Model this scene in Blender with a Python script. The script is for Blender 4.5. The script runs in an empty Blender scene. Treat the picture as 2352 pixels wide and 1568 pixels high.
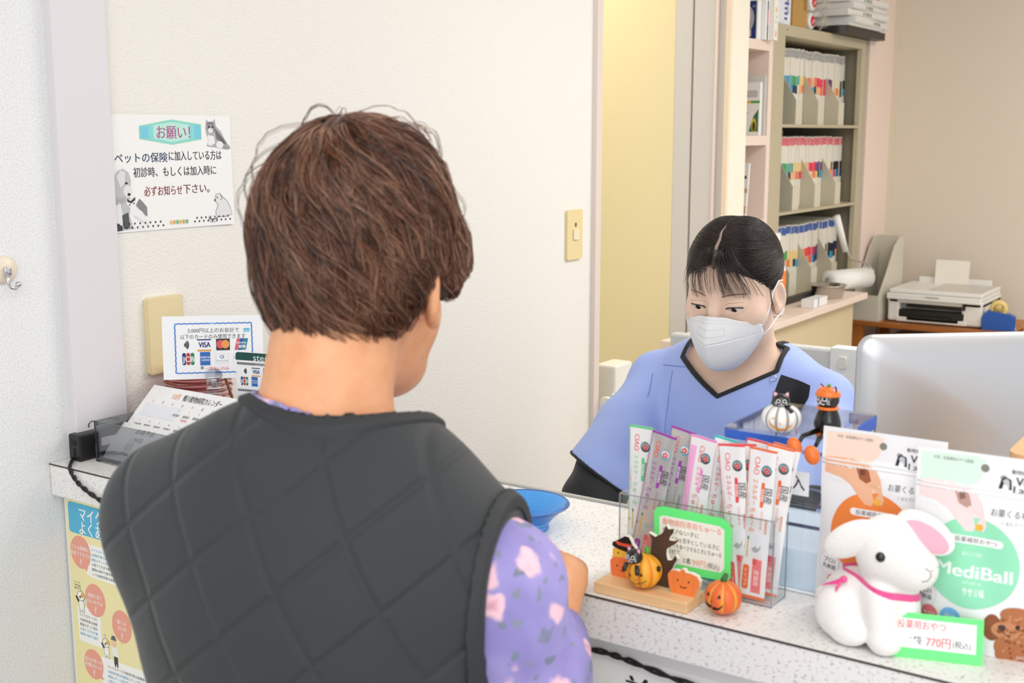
import bpy, bmesh, math, random
import numpy as np
from mathutils import Vector, Matrix
from mathutils.bvhtree import BVHTree
from mathutils.geometry import tessellate_polygon
random.seed(7); np.random.seed(7)
SC = bpy.context.scene; COL = SC.collection
PI = math.pi
# ------------------------------------------------------------------ camera
cd = bpy.data.cameras.new('camera'); cam = bpy.data.objects.new('camera', cd); COL.objects.link(cam)
cam.location = (-1.04, -1.52, 1.44)
cam.rotation_euler = (PI/2 - 0.1699, 0, 0.5942 - PI/2)
cd.sensor_width = 36; cd.lens = 2776*36/2352; cd.clip_start = .05
cd.dof.use_dof = True; cd.dof.focus_distance = 1.93; cd.dof.aperture_fstop = 8.5
SC.camera = cam
# ------------------------------------------------------------------ world and lamps
wd = bpy.data.worlds.new('world'); SC.world = wd; wd.use_nodes = True
wd.node_tree.nodes['Background'].inputs[0].default_value = (.95, .97, 1, 1)
wd.node_tree.nodes['Background'].inputs[1].default_value = .5
def lamp(name, loc, sx, sy, power, colr=(1, 1, 1), look=None):
    l = bpy.data.lights.new(name, 'AREA'); l.shape = 'RECTANGLE'; l.size = sx; l.size_y = sy; l.energy = power; l.color = colr
    o = bpy.data.objects.new(name, l); COL.objects.link(o); o.location = loc
    d = Vector(look) - Vector(loc) if look else Vector((0, 0, -1))
    o.rotation_euler = d.to_track_quat('-Z', 'Y').to_euler()
lamp('waiting_room_ceiling_lamp', (-1.1, -1.7, 2.36), 1.5, 1.2, 9, (1, .99, .975))
lamp('reception_ceiling_lamp', (1.5, -1.5, 2.36), 1.3, .9, 14, (1, .975, .94))
lamp('office_ceiling_lamp', (2.9, -2.0, 2.36), .9, .9, 13, (1, .95, .88))
lamp('added_bounce_fill', (-2.9, -2.6, 1.75), 1.6, 1.4, 13, (.95, .975, 1), (0, -.7, 1.2))  # unseen fill added behind the camera, for bounced flash; no window here
lamp('corridor_lamp', (1.9, .75, 2.36), .4, .4, 4.4, (1, .93, .8))
SC.view_settings.view_transform = 'Standard'; SC.view_settings.look = 'None'
SC.view_settings.exposure = .85; SC.view_settings.gamma = 1; SC.view_settings.use_curve_mapping = False
SC.cycles.max_bounces = 10; SC.cycles.transparent_max_bounces = 24
# ------------------------------------------------------------------ materials
def lin(c):
    if isinstance(c, str):
        c = [int(c[i:i+2], 16)/255 for i in (0, 2, 4)]
    return tuple((v/12.92 if v <= .04045 else ((v+.055)/1.055)**2.4) for v in c) + (1,)
MC = {}
def mat(name, c, rough=.5, metal=0, noise=None, bump=None, sss=0, sheen=0, coat=0, spec=.5, emit=0, stretch=None):
    """noise=(scale, second colour, low, high); bump=(scale, strength, distance)"""
    if name in MC: return MC[name]
    m = bpy.data.materials.new(name); m.use_nodes = True; nt = m.node_tree; b = nt.nodes['Principled BSDF']
    b.inputs['Base Color'].default_value = lin(c); b.inputs['Roughness'].default_value = rough; b.inputs['Metallic'].default_value = metal
    b.inputs['Specular IOR Level'].default_value = spec
    if sss: b.inputs['Subsurface Weight'].default_value = sss; b.inputs['Subsurface Radius'].default_value = (.012, .005, .003)
    if sheen: b.inputs['Sheen Weight'].default_value = sheen
    if coat: b.inputs['Coat Weight'].default_value = coat; b.inputs['Coat Roughness'].default_value = .1
    if noise or bump:
        tc = nt.nodes.new('ShaderNodeTexCoord'); vec = tc.outputs['Object']
        if stretch:
            mp = nt.nodes.new('ShaderNodeMapping'); mp.inputs['Scale'].default_value = stretch
            nt.links.new(vec, mp.inputs[0]); vec = mp.outputs[0]
    if noise:
        n = nt.nodes.new('ShaderNodeTexNoise'); n.inputs['Scale'].default_value = noise[0]; n.inputs['Detail'].default_value = 4
        r = nt.nodes.new('ShaderNodeValToRGB'); r.color_ramp.elements[0].position = noise[2]; r.color_ramp.elements[1].position = noise[3]
        r.color_ramp.elements[0].color = lin(c); r.color_ramp.elements[1].color = lin(noise[1])
        nt.links.new(vec, n.inputs['Vector']); nt.links.new(n.outputs['Fac'], r.inputs[0]); nt.links.new(r.outputs[0], b.inputs['Base Color'])
    if bump:
        n = nt.nodes.new('ShaderNodeTexNoise'); n.inputs['Scale'].default_value = bump[0]; n.inputs['Detail'].default_value = 3
        bp = nt.nodes.new('ShaderNodeBump'); bp.inputs['Strength'].default_value = bump[1]; bp.inputs['Distance'].default_value = bump[2]
        nt.links.new(vec, n.inputs['Vector']); nt.links.new(n.outputs['Fac'], bp.inputs['Height']); nt.links.new(bp.outputs[0], b.inputs['Normal'])
    MC[name] = m; return m
def ink(c):
    c = c if isinstance(c, str) else ''.join('%02x' % int(v*255) for v in c)
    return mat('ink_'+c, c, .55, spec=.3)
def clear(name, tint, refl=.08, rough=.03):
    """thin clear sheet: tinted transparency with a mirror reflection that grows at grazing angles"""
    if name in MC: return MC[name]
    m = bpy.data.materials.new(name); m.use_nodes = True; nt = m.node_tree; nt.nodes.clear()
    out = nt.nodes.new('ShaderNodeOutputMaterial'); t = nt.nodes.new('ShaderNodeBsdfTransparent'); g = nt.nodes.new('ShaderNodeBsdfGlossy')
    t.inputs[0].default_value = lin(tint); g.inputs[0].default_value = (1, 1, 1, 1); g.inputs['Roughness'].default_value = rough
    lw = nt.nodes.new('ShaderNodeLayerWeight'); lw.inputs[0].default_value = .25
    mr = nt.nodes.new('ShaderNodeMapRange'); mr.inputs['To Min'].default_value = refl*.5; mr.inputs['To Max'].default_value = min(1, refl*6)
    mx = nt.nodes.new('ShaderNodeMixShader')
    nt.links.new(lw.outputs['Facing'], mr.inputs[0]); nt.links.new(mr.outputs[0], mx.inputs[0])
    nt.links.new(t.outputs[0], mx.inputs[1]); nt.links.new(g.outputs[0], mx.inputs[2]); nt.links.new(mx.outputs[0], out.inputs[0])
    MC[name] = m; return m
# ------------------------------------------------------------------ object helpers
def link_mesh(name, me, mats, parent=None, smooth=False):
    for m in (mats if isinstance(mats, (list, tuple)) else [mats]): me.materials.append(m)
    if smooth: me.polygons.foreach_set('use_smooth', [True]*len(me.polygons))
    o = bpy.data.objects.new(name, me); COL.objects.link(o)
    if parent: o.parent = parent
    return o
def tag(o, label=None, cat=None, group=None, kind=None):
    if label: o['label'] = label
    if cat: o['category'] = cat
    if group: o['group'] = group
    if kind: o['kind'] = kind
    return o
def thing(name, label, cat, loc=(0, 0, 0), rz=0, group=None, rot=None):
    o = bpy.data.objects.new(name, None); COL.objects.link(o); o.empty_display_size = .02
    o.location = loc; o.rotation_euler = rot or (0, 0, rz)
    return tag(o, label, cat, group)
def copy_tree(o, parent=None):
    c = o.copy(); COL.objects.link(c); c.parent = parent
    for ch in list(o.children): copy_tree(ch, c)
    return c
class MB:
    """collects simple solids and links them as one mesh"""
    def __init__(s): s.v = []; s.f = []; s.m = []
    def add(s, vs, fs, mi=0, M=None):
        n = len(s.v)
        s.v += [tuple(M @ Vector(v)) for v in vs] if M else [tuple(v) for v in vs]
        s.f += [tuple(i+n for i in f) for f in fs]; s.m += [mi]*len(fs); return s
    def bm(s, b, mi=0, M=None):
        b.verts.index_update(); s.add([v.co.copy() for v in b.verts], [[v.index for v in f.verts] for f in b.faces], mi, M); b.free(); return s
    def box(s, x0, y0, z0, x1, y1, z1, mi=0, bev=0, seg=2, M=None):
        b = bmesh.new(); bmesh.ops.create_cube(b, size=1)
        for v in b.verts: v.co = Vector(((x0+x1)/2+v.co.x*(x1-x0), (y0+y1)/2+v.co.y*(y1-y0), (z0+z1)/2+v.co.z*(z1-z0)))
        if bev: bmesh.ops.bevel(b, geom=b.edges[:], offset=bev, segments=seg, affect='EDGES', profile=.5)
        return s.bm(b, mi, M)
    def tube(s, pts, r, mi=0, n=8, M=None, cap=True, flat=None):
        pts = [Vector(p) for p in pts]; k = len(pts); rr = r if isinstance(r, (list, tuple)) else [r]*k
        vs = []; fs = []; up = Vector((0, 0, 1)); prev = None
        for i, p in enumerate(pts):
            t = (pts[min(i+1, k-1)]-pts[max(i-1, 0)]).normalized()
            a = (prev - t*prev.dot(t)) if prev else t.cross(up if abs(t.z) < .9 else Vector((1, 0, 0)))
            if a.length < 1e-6: a = t.orthogonal()
            a.normalize(); prev = a; b = t.cross(a)
            for j in range(n):
                q = 2*PI*j/n; vs.append(p + (a*math.cos(q) + b*math.sin(q)*(flat or 1))*rr[i])
        for i in range(k-1):
            for j in range(n): fs.append((i*n+j, i*n+(j+1) % n, (i+1)*n+(j+1) % n, (i+1)*n+j))
        if cap: fs += [tuple(range(n))[::-1], tuple(range((k-1)*n, k*n))]
        return s.add(vs, fs, mi, M)
    def lathe(s, prof, n=24, mi=0, M=None, sx=1, sy=1, lobes=None):
        vs = []; fs = []; k = len(prof)
        for r, z in prof:
            for j in range(n):
                q = 2*PI*j/n; R = r*(1 + (lobes(q) if lobes else 0)); vs.append((R*math.cos(q)*sx, R*math.sin(q)*sy, z))
        for i in range(k-1):
            for j in range(n): fs.append((i*n+j, i*n+(j+1) % n, (i+1)*n+(j+1) % n, (i+1)*n+j))
        if prof[0][0] > 1e-5: fs.append(tuple(range(n))[::-1])
        if prof[-1][0] > 1e-5: fs.append(tuple(range((k-1)*n, k*n)))
        return s.add(vs, fs, mi, M)
    def prism(s, poly, d, mi=0, M=None):
        """outline in local XY, thickness along local Z from 0 to d"""
        n = len(poly); tri = tessellate_polygon([[Vector((p[0], p[1], 0)) for p in poly]])
        A = sum(poly[i][0]*poly[(i+1) % n][1]-poly[(i+1) % n][0]*poly[i][1] for i in range(n))
        vs = [(p[0], p[1], 0) for p in poly] + [(p[0], p[1], d) for p in poly]; fs = []
        for t in tri:
            a, b, c = [Vector(vs[i]) for i in t]
            if (b-a).cross(c-a).z < 0: t = t[::-1]
            fs += [tuple(i+n for i in t), tuple(t)[::-1]]
        for i in range(n):
            q = (i, (i+1) % n, (i+1) % n+n, i+n); fs.append(q if A > 0 else q[::-1])
        return s.add(vs, fs, mi, M)
    def grid(s, fn, nu, nv, mi=0, M=None, closeu=False):
        vs = [fn(i/(nu if closeu else nu-1), j/(nv-1)) for i in range(nu) for j in range(nv)]; fs = []
        for i in range(nu if closeu else nu-1):
            for j in range(nv-1):
                a = (i+1) % nu; fs.append((i*nv+j, a*nv+j, a*nv+j+1, i*nv+j+1))
        return s.add(vs, fs, mi, M)
    def ball(s, c, r, mi=0, n=16, M=None):
        r = r if isinstance(r, (list, tuple)) else (r, r, r)
        b = bmesh.new(); bmesh.ops.create_uvsphere(b, u_segments=n, v_segments=max(6, n*2//3), radius=1)
        for v in b.verts: v.co = Vector((c[0]+v.co.x*r[0], c[1]+v.co.y*r[1], c[2]+v.co.z*r[2]))
        return s.bm(b, mi, M)
    def build(s, name, mats, parent=None, smooth=False):
        me = bpy.data.meshes.new(name); me.from_pydata(s.v, [], s.f); me.update()
        o = link_mesh(name, me, mats, parent)
        me.polygons.foreach_set('material_index', s.m)
        if smooth: me.polygons.foreach_set('use_smooth', [True]*len(me.polygons))
        return o
def struct(o, name=None): o['kind'] = 'structure'; return o
def frame(o, U, V):
    """matrix whose local X runs along U, Y along V, Z out of the sheet, origin o"""
    U = Vector(U).normalized(); V = Vector(V); V = (V - U*V.dot(U)).normalized(); N = U.cross(V)
    return Matrix(((U.x, V.x, N.x, o[0]), (U.y, V.y, N.y, o[1]), (U.z, V.z, N.z, o[2]), (0, 0, 0, 1)))
def rrect(x0, y0, x1, y1, r, n=6):
    P = []
    for cx, cy, a in ((x1-r, y1-r, 0), (x0+r, y1-r, 90), (x0+r, y0+r, 180), (x1-r, y0+r, 270)):
        for i in range(n+1):
            q = math.radians(a+90*i/n); P.append((cx+r*math.cos(q), cy+r*math.sin(q)))
    return P
def ell(cx, cy, rx, ry=None, n=28, a0=0, a1=360):
    ry = ry or rx; return [(cx+rx*math.cos(math.radians(a0+(a1-a0)*i/n)), cy+ry*math.sin(math.radians(a0+(a1-a0)*i/n))) for i in range(n if a1-a0 == 360 else n+1)]
# ------------------------------------------------------------------ printing on surfaces
TC = {}
FC = bpy.data.curves.new('lettering', 'FONT'); FO = bpy.data.objects.new('lettering', FC); COL.objects.link(FO)
def glyphs(s, bold):
    k = (s, bold)
    if k not in TC:
        FC.body = s; FC.resolution_u = 3; dg = bpy.context.evaluated_depsgraph_get(); dg.update()
        me = bpy.data.meshes.new_from_object(FO.evaluated_get(dg))
        vs = [(v.co.x, v.co.y) for v in me.vertices]; fs = [tuple(p.vertices) for p in me.polygons]; bpy.data.meshes.remove(me)
        TC[k] = (vs, fs)
    return TC[k]
class Print:
    """flat artwork: coloured shapes and letters, laid on a surface by a mapping"""
    def __init__(s): s.L = []
    def poly(s, pts, c):
        n = len(pts); tri = [tuple(t) for t in tessellate_polygon([[Vector((p[0], p[1], 0)) for p in pts]])]
        s.L.append((list(pts), tri, c)); return s
    def rect(s, x0, y0, x1, y1, c): return s.poly([(x0, y0), (x1, y0), (x1, y1), (x0, y1)], c)
    def rr(s, x0, y0, x1, y1, r, c): return s.poly(rrect(x0, y0, x1, y1, r), c)
    def ell(s, cx, cy, rx, ry, c, n=28): return s.poly(ell(cx, cy, rx, ry, n), c)
    def line(s, pts, w, c):
        vs = []; fs = []
        for i, p in enumerate(pts):
            a = Vector(pts[max(i-1, 0)]); b = Vector(pts[min(i+1, len(pts)-1)]); d = (b-a); d = d.normalized() if d.length else Vector((1, 0)); q = Vector((-d.y, d.x))*w/2
            vs += [tuple(Vector(p)+q), tuple(Vector(p)-q)]
            if i: fs.append((2*i-2, 2*i-1, 2*i+1, 2*i))
        s.L.append((vs, fs, c)); return s
    def text(s, t, x, y, h, c, al='C', sx=1, bold=0, rot=0, width=None):
        vs, fs = glyphs(t, 0)
        if not vs: return s
        x0 = min(v[0] for v in vs); x1 = max(v[0] for v in vs); y0 = min(v[1] for v in vs); y1 = max(v[1] for v in vs)
        if width: sx = width/((x1-x0)*h)
        ax = {'C': (x0+x1)/2, 'L': x0, 'R': x1}[al]; ay = .36; q = math.radians(rot); ca, sa = math.cos(q), math.sin(q); out = []
        for a, b in vs:
            a = (a-ax)*h*sx; b = (b-ay)*h; out.append((x+a*ca-b*sa, y+a*sa+b*ca))
        if bold:
            d = bold*h*.8; s.L.append(([(p[0]-d*ca, p[1]-d*sa) for p in out], fs, c)); out = [(p[0]+d*ca, p[1]+d*sa) for p in out]
        s.L.append((out, fs, c)); return s
    def build(s, name, parent, fn, lift=.0003, step=.00006, sub=None):
        """fn(u,v,h) -> local point at height h over the surface"""
        V = []; F = []; MI = []; cols = []
        bb = []; lev = []
        for vs, fs, c in s.L:
            q = (min(p[0] for p in vs), min(p[1] for p in vs), max(p[0] for p in vs), max(p[1] for p in vs))
            lev.append(max([lev[j]+1 for j, r in enumerate(bb) if r[0] < q[2] and q[0] < r[2] and r[1] < q[3] and q[1] < r[3]], default=0)); bb.append(q)
        for i, (vs, fs, c) in enumerate(s.L):
            if c not in cols: cols.append(c)
            mi = cols.index(c); h = lift+step*lev[i]
            if sub:
                b = bmesh.new(); bv = [b.verts.new((p[0], p[1], 0)) for p in vs]
                for f in fs:
                    try: b.faces.new([bv[j] for j in f])
                    except ValueError: pass
                for _ in range(5):
                    e = [e for e in b.edges if e.calc_length() > sub]
                    if not e: break
                    bmesh.ops.subdivide_edges(b, edges=e, cuts=1); bmesh.ops.triangulate(b, faces=[f for f in b.faces if len(f.verts) > 3])
                b.verts.index_update(); vs = [(v.co.x, v.co.y) for v in b.verts]; fs = [[v.index for v in f.verts] for f in b.faces]; b.free()
            n = len(V); V += [tuple(fn(p[0], p[1], h)) for p in vs]
            for f in fs: F.append(tuple(j+n for j in f)); MI.append(mi)
        me = bpy.data.meshes.new(name); me.from_pydata(V, [], F); me.update()
        o = link_mesh(name, me, [ink(c) for c in cols], parent); me.polygons.foreach_set('material_index', MI); return o
def flat(M): return lambda u, v, h: M @ Vector((u, v, h))
# ------------------------------------------------------------------ smooth solids from distance fields
def smin(a, b, k):
    h = np.clip(.5+.5*(b-a)/k, 0, 1); return b+(a-b)*h-k*h*(1-h)
def smax(a, b, k): return -smin(-a, -b, k)
def elli(P, c, r, R=None):
    q = P-np.array(c, np.float32)
    if R is not None: q = q @ np.array(R, np.float32)
    r = np.array(r, np.float32); k0 = np.sqrt(((q/r)**2).sum(-1)); k1 = np.sqrt(((q/(r*r))**2).sum(-1))
    return k0*(k0-1)/np.maximum(k1, 1e-6)
def caps(P, a, b, r1, r2=None):
    a = np.array(a, np.float32); b = np.array(b, np.float32); r2 = r1 if r2 is None else r2
    ab = b-a; t = np.clip(((P-a) @ ab)/(ab @ ab), 0, 1); d = P-a-t[..., None]*ab
    return np.sqrt((d*d).sum(-1))-(r1+(r2-r1)*t)
def chain(P, pts, rs, k):
    d = None
    for i in range(len(pts)-1):
        e = caps(P, pts[i], pts[i+1], rs[i], rs[i+1]); d = e if d is None else smin(d, e, k)
    return d
def rotm(rx=0, ry=0, rz=0):
    return np.array((Matrix.Rotation(rz, 3, 'Z') @ Matrix.Rotation(ry, 3, 'Y') @ Matrix.Rotation(rx, 3, 'X')), np.float32)
def nets(fn, lo, hi, h):
    """surface nets: a closed mesh of fn = 0 inside the box lo..hi, evaluated only near the surface"""
    B = 8; lo = np.array(lo, np.float32); n = [int(math.ceil((hi[i]-lo[i])/h/B))*B for i in range(3)]
    nb = [k//B for k in n]
    I = np.stack(np.meshgrid(*[np.arange(k) for k in nb], indexing='ij'), -1).reshape(-1, 3)
    cv = fn(lo+(I*B+B/2).astype(np.float32)*np.float32(h))
    vol = np.empty([k+1 for k in n], np.float32)
    vol[:] = 1
    sgn = np.where(cv < 0, -1, 1).astype(np.float32).reshape(nb)
    vol[:-1, :-1, :-1] = np.repeat(np.repeat(np.repeat(sgn, B, 0), B, 1), B, 2)
    act = I[np.abs(cv) < B*h*1.35]
    o = np.stack(np.meshgrid(*[np.arange(B+1)]*3, indexing='ij'), -1).reshape(1, -1, 3)
    for s in range(0, len(act), 600):
        a = act[s:s+600]; idx = a[:, None, :]*B+o
        v = fn(lo+idx.astype(np.float32)*np.float32(h)); vol[idx[..., 0], idx[..., 1], idx[..., 2]] = v
    ins = vol < 0
    X, Y, Z = [k for k in n]
    cs = [(i, j, k) for i in (0, 1) for j in (0, 1) for k in (0, 1)]
    cnt = sum(ins[i:X+i, j:Y+j, k:Z+k].astype(np.int8) for i, j, k in cs)
    cell = np.argwhere((cnt > 0) & (cnt < 8)); cid = -np.ones((X, Y, Z), np.int32); cid[cell[:, 0], cell[:, 1], cell[:, 2]] = np.arange(len(cell))
    acc = np.zeros((len(cell), 3)); num = np.zeros(len(cell))
    for a in cs:
        for ax in range(3):
            if a[ax]: continue
            b = list(a); b[ax] = 1
            va = vol[cell[:, 0]+a[0], cell[:, 1]+a[1], cell[:, 2]+a[2]]; vb = vol[cell[:, 0]+b[0], cell[:, 1]+b[1], cell[:, 2]+b[2]]
            m = (va < 0) != (vb < 0); t = np.where(m, va/np.where(m, va-vb, 1), 0)
            p = np.tile(np.array(a, float), (len(cell), 1)); p[:, ax] = t
            acc[m] += p[m]; num += m
    V = lo+(cell+acc/num[:, None])*h
    Q = []
    for ax in range(3):
        sl0 = [slice(None)]*3; sl1 = [slice(None)]*3; sl0[ax] = slice(0, -1); sl1[ax] = slice(1, None)
        a = ins[tuple(sl0)]; b = ins[tuple(sl1)]
        for m, flip in ((a & ~b, False), (~a & b, True)):
            e = np.argwhere(m); u, w = (ax+1) % 3, (ax+2) % 3
            ok = (e[:, u] > 0) & (e[:, w] > 0) & (e[:, u] < n[u]) & (e[:, w] < n[w]); e = e[ok]
            c = []
            for du, dw in ((-1, -1), (0, -1), (0, 0), (-1, 0)):
                q = e.copy(); q[:, u] += du; q[:, w] += dw; c.append(cid[q[:, 0], q[:, 1], q[:, 2]])
            q = np.stack(c, -1); Q.append(q[:, ::-1] if flip else q)
    Q = np.concatenate(Q); Q = Q[(Q >= 0).all(1)]
    return V.astype(np.float32), Q
def np_mesh(name, V, Q, mats, parent=None, mi=None, smooth=True):
    me = bpy.data.meshes.new(name); k = Q.shape[1]
    me.vertices.add(len(V)); me.vertices.foreach_set('co', np.ascontiguousarray(V, np.float32).ravel())
    me.loops.add(Q.size); me.loops.foreach_set('vertex_index', Q.astype(np.int32).ravel())
    me.polygons.add(len(Q)); me.polygons.foreach_set('loop_start', np.arange(0, Q.size, k, dtype=np.int32))
    me.update(calc_edges=True); me.validate()
    o = link_mesh(name, me, mats, parent, False)
    me.polygons.foreach_set('use_smooth', np.full(len(me.polygons), smooth))
    if mi is not None: me.polygons.foreach_set('material_index', mi.astype(np.int32))
    return o
def solid(name, fn, lo, hi, h, mats, parent=None, pick=None, warp=None):
    V, Q = nets(fn, lo, hi, h)
    mi = pick(V[Q].mean(1)).astype(int) if pick else None
    if warp: V = warp(V)
    return np_mesh(name, V, Q, mats, parent, mi)
def bvh_of(o):
    me = o.data; return BVHTree.FromPolygons([v.co for v in me.vertices], [tuple(p.vertices) for p in me.polygons])
def hair_obj(name, P, rad, m, parent):
    """P: list of (k,3) arrays; rad: list of radius arrays"""
    hc = bpy.data.hair_curves.new(name); hc.add_curves([len(p) for p in P])
    hc.points.foreach_set('position', np.concatenate(P).astype(np.float32).ravel())
    a = hc.attributes.get('radius') or hc.attributes.new('radius', 'FLOAT', 'POINT'); a.data.foreach_set('value', np.concatenate(rad).astype(np.float32))
    hc.materials.append(m); o = bpy.data.objects.new(name, hc); COL.objects.link(o)
    if parent: o.parent = parent
    return o
def hair_mat(name, stops, rough=.32, spread=1):
    if name in MC: return MC[name]
    m = bpy.data.materials.new(name); m.use_nodes = True; nt = m.node_tree; b = nt.nodes['Principled BSDF']
    b.inputs['Roughness'].default_value = rough; b.inputs['Specular IOR Level'].default_value = .5
    hi = nt.nodes.new('ShaderNodeHairInfo'); tc = nt.nodes.new('ShaderNodeTexCoord'); n = nt.nodes.new('ShaderNodeTexNoise'); n.inputs['Scale'].default_value = 22
    ad = nt.nodes.new('ShaderNodeMath'); ad.operation = 'ADD'; mu = nt.nodes.new('ShaderNodeMath'); mu.operation = 'MULTIPLY'; mu.inputs[1].default_value = .5
    r = nt.nodes.new('ShaderNodeValToRGB'); e = r.color_ramp.elements; e[0].position = stops[0][0]; e[0].color = lin(stops[0][1]); e[1].position = stops[-1][0]; e[1].color = lin(stops[-1][1])
    for p, c in stops[1:-1]: q = e.new(p); q.color = lin(c)
    nt.links.new(tc.outputs['Object'], n.inputs['Vector']); nt.links.new(hi.outputs['Random'], ad.inputs[0]); nt.links.new(n.outputs['Fac'], ad.inputs[1])
    nt.links.new(ad.outputs[0], mu.inputs[0]); nt.links.new(mu.outputs[0], r.inputs[0]); nt.links.new(r.outputs[0], b.inputs['Base Color'])
    MC[name] = m; return m
# ================================================================== the room
M_floor = mat('floor_vinyl', 'cfc8bd', .5, noise=(3, 'c4bcae', .3, .7))
M_ceil = mat('ceiling_board', 'f4f3f0', .8)
M_left = mat('pebbled_wallpaper', 'e3e5e7', .7, noise=(420, 'f3f4f4', .38, .58), bump=(260, .5, .002))
M_wall = mat('embossed_wallpaper', 'f2efe9', .75, bump=(230, .55, .003))
M_yel = mat('yellow_wall', 'f6e8ba', .7)
M_greige = mat('greige_wall', 'e0d5c5', .75, bump=(180, .15, .001))
M_jamb = mat('pale_lilac_paint', 'e3dfe3', .45)
M_frame = mat('door_frame_grey', 'ddd8d4', .45)
M_pink = mat('pinkish_board', 'f0dccf', .5)
M_cream = mat('cream_wall', 'f8f1e0', .7)
def sbox(name, *a, m, bev=0):
    return struct(MB().box(*a, bev=bev).build(name, m))
sbox('floor', -3.2, -4, -.02, 4.3, 2.2, 0, m=M_floor)
sbox('ceiling', -3.2, -4, 2.45, 4.3, 2.2, 2.5, m=M_ceil)
sbox('wall_left', -3.2, 0, 0, .037, .12, 2.45, m=M_left)
b = MB(); b.box(.037, -.018, .966, .130, .12, 2.45, bev=.002); b.box(.037, 0, 0, .130, .12, .966)
struct(b.build('trim_1', M_jamb))
sbox('wall_back', .130, 0, 0, 1.560, .12, 2.45, m=M_wall)
sbox('trim_2', 1.560, -.014, 0, 1.586, .134, 2.45, m=mat('pink_jamb_paint', 'e6d8d0', .45), bev=.002)
b = MB(); b.box(2.302, .150, 0, 2.36, 1.3, 2.45); b.box(1.2, 1.2, 0, 2.302, 1.3, 2.45); struct(b.build('wall_passage', M_yel))
b = MB()                                                            # right-hand door jamb with its stop and groove
b.box(2.302, .095, 0, 2.36, .150, 2.45, 0, .002); b.box(2.312, .088, 0, 2.36, .095, 2.45, 1); b.box(2.300, .016, 0, 2.36, .088, 2.45, 0, .002)
b.box(2.292, .008, 0, 2.36, .016, 2.45, 2); b.box(2.300, -.026, 0, 2.36, .008, 2.45, 0, .002)
struct(b.build('trim_3', [M_frame, mat('door_frame_groove', 'bfbab6', .5), mat('door_frame_lip', 'f6e6e0', .4)]))
sbox('wall_end', 2.283, -.036, 0, 2.415, -.026, 2.45, m=M_cream); sbox('trim_4', 2.276, -.038, 0, 2.290, -.024, 2.45, m=mat('peach_edge', 'f5e2c8', .5))
sbox('trim_5', 2.276, -.03, 2.08, 2.42, .15, 2.45, m=M_cream)
sbox('trim_6', 1.586, -.014, 2.02, 2.30, .134, 2.45, m=M_jamb)
sbox('wall_right', 4.0, -4, 0, 4.12, .02, 2.45, m=M_greige)
sbox('trim_7', 3.640, -.004, 0, 3.935, .36, 2.45, m=M_pink)
sbox('trim_8', 3.935, -.008, 0, 4.0, .36, 2.45, m=mat('beige_edge', 'e0d2bd', .6))
sbox('wall_alcove', 2.361, .36, 0, 4.0, .42, 2.45, m=M_pink)
# ------------------------------------------------------------------ pink shelf unit beside the steel cabinet
su = thing('shelf_unit', 'pinkish open wooden shelf unit between the cream wall end and the steel cabinet', 'shelf', (2.55, .17, .87))
b = MB(); b.box(.108, -.172, 0, .138, .18, 1.4); b.box(-.13, -.172, 0, -.10, .18, 1.4); b.build('side_panel', M_pink, su)
for z in (1.405, 1.698, 2.1): MB().box(-.10, -.172, z-.87, .108, .18, z-.87+.03).build('shelf_board', M_pink, su)
ld = thing('ledge', 'long pinkish ledge board under the steel cabinet', 'ledge', (2.8, 0, .85))
MB().box(-.85, -.15, 0, .50, .0, .022, bev=.002).build('board', mat('ledge_board', 'f3dfd0', .4), ld)
MB().box(-.85, -.115, -.85, -.47, -.09, 0).build('panel', mat('beige_panel', 'd9c7a4', .55), ld)
MB().box(-.46, -.125, -.85, -.43, -.09, 0).build('post', mat('ledge_post', 'f3e4da', .5), ld)
MB().box(-.42, -.115, -.85, .45, -.09, 0).build('panel', mat('beige_panel', 'd9c7a4', .55), ld)
# ------------------------------------------------------------------ steel cabinet with chart folders
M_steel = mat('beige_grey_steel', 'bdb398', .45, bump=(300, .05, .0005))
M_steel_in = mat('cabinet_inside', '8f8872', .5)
cb = thing('file_cabinet', 'beige-grey steel open file cabinet with three bays of charts', 'cabinet', (3.13, 0, .872))
b = MB(); b.box(-.435, 0, 0, -.335, .02, .918, bev=.002); b.build('stile', M_steel, cb)
b = MB(); b.box(.435, 0, 0, .480, .02, .918, bev=.002); b.build('stile', M_steel, cb)
b = MB(); b.box(-.435, -.001, .882, .480, .35, .918, bev=.002); b.box(-.425, -.0025, .897, -.417, 0, .905, 1); b.box(-.330, -.0025, .899, -.326, 0, .903, 1)
b.build('top', [M_steel, mat('hole_black', '1c1a16', .6)], cb)
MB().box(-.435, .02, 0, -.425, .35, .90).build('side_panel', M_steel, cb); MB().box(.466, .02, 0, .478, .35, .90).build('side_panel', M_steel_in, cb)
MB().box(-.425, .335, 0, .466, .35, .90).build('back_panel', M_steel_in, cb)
for z in (.0, .300, .590): MB().box(-.425, .002, z, .466, .335, z+.010).build('shelf', M_steel, cb)
M_fold = mat('white_folder', 'e8e4d8', .6); M_box = mat('file_box_grey', 'c3bca6', .5); M_boxf = mat('file_box_front', 'd6d0bd', .45)
TABS = dict(blue='2f9fd0', teal='5fae9b', green='3fa35c', yellow='f3d38a', orange='ef7b4d', peach='f5b78f', red='e8304f', purple='6b3f74', cream='efe6cc', black='202022', navy='1e2f5a')
def folder_mesh(c1, c2, top, h):
    b = MB(); w = .0215; b.box(0, 0, 0, w, .22, h, 0)
    b.box(.001, -.0012, h-.122, w-.001, 0, h-.091, 1); b.box(.001, -.0012, h-.149, w-.001, 0, h-.1225, 2)
    b.box(.001, -.0012, h-.030, w-.001, .05, h-.004, 3)
    return b
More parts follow.
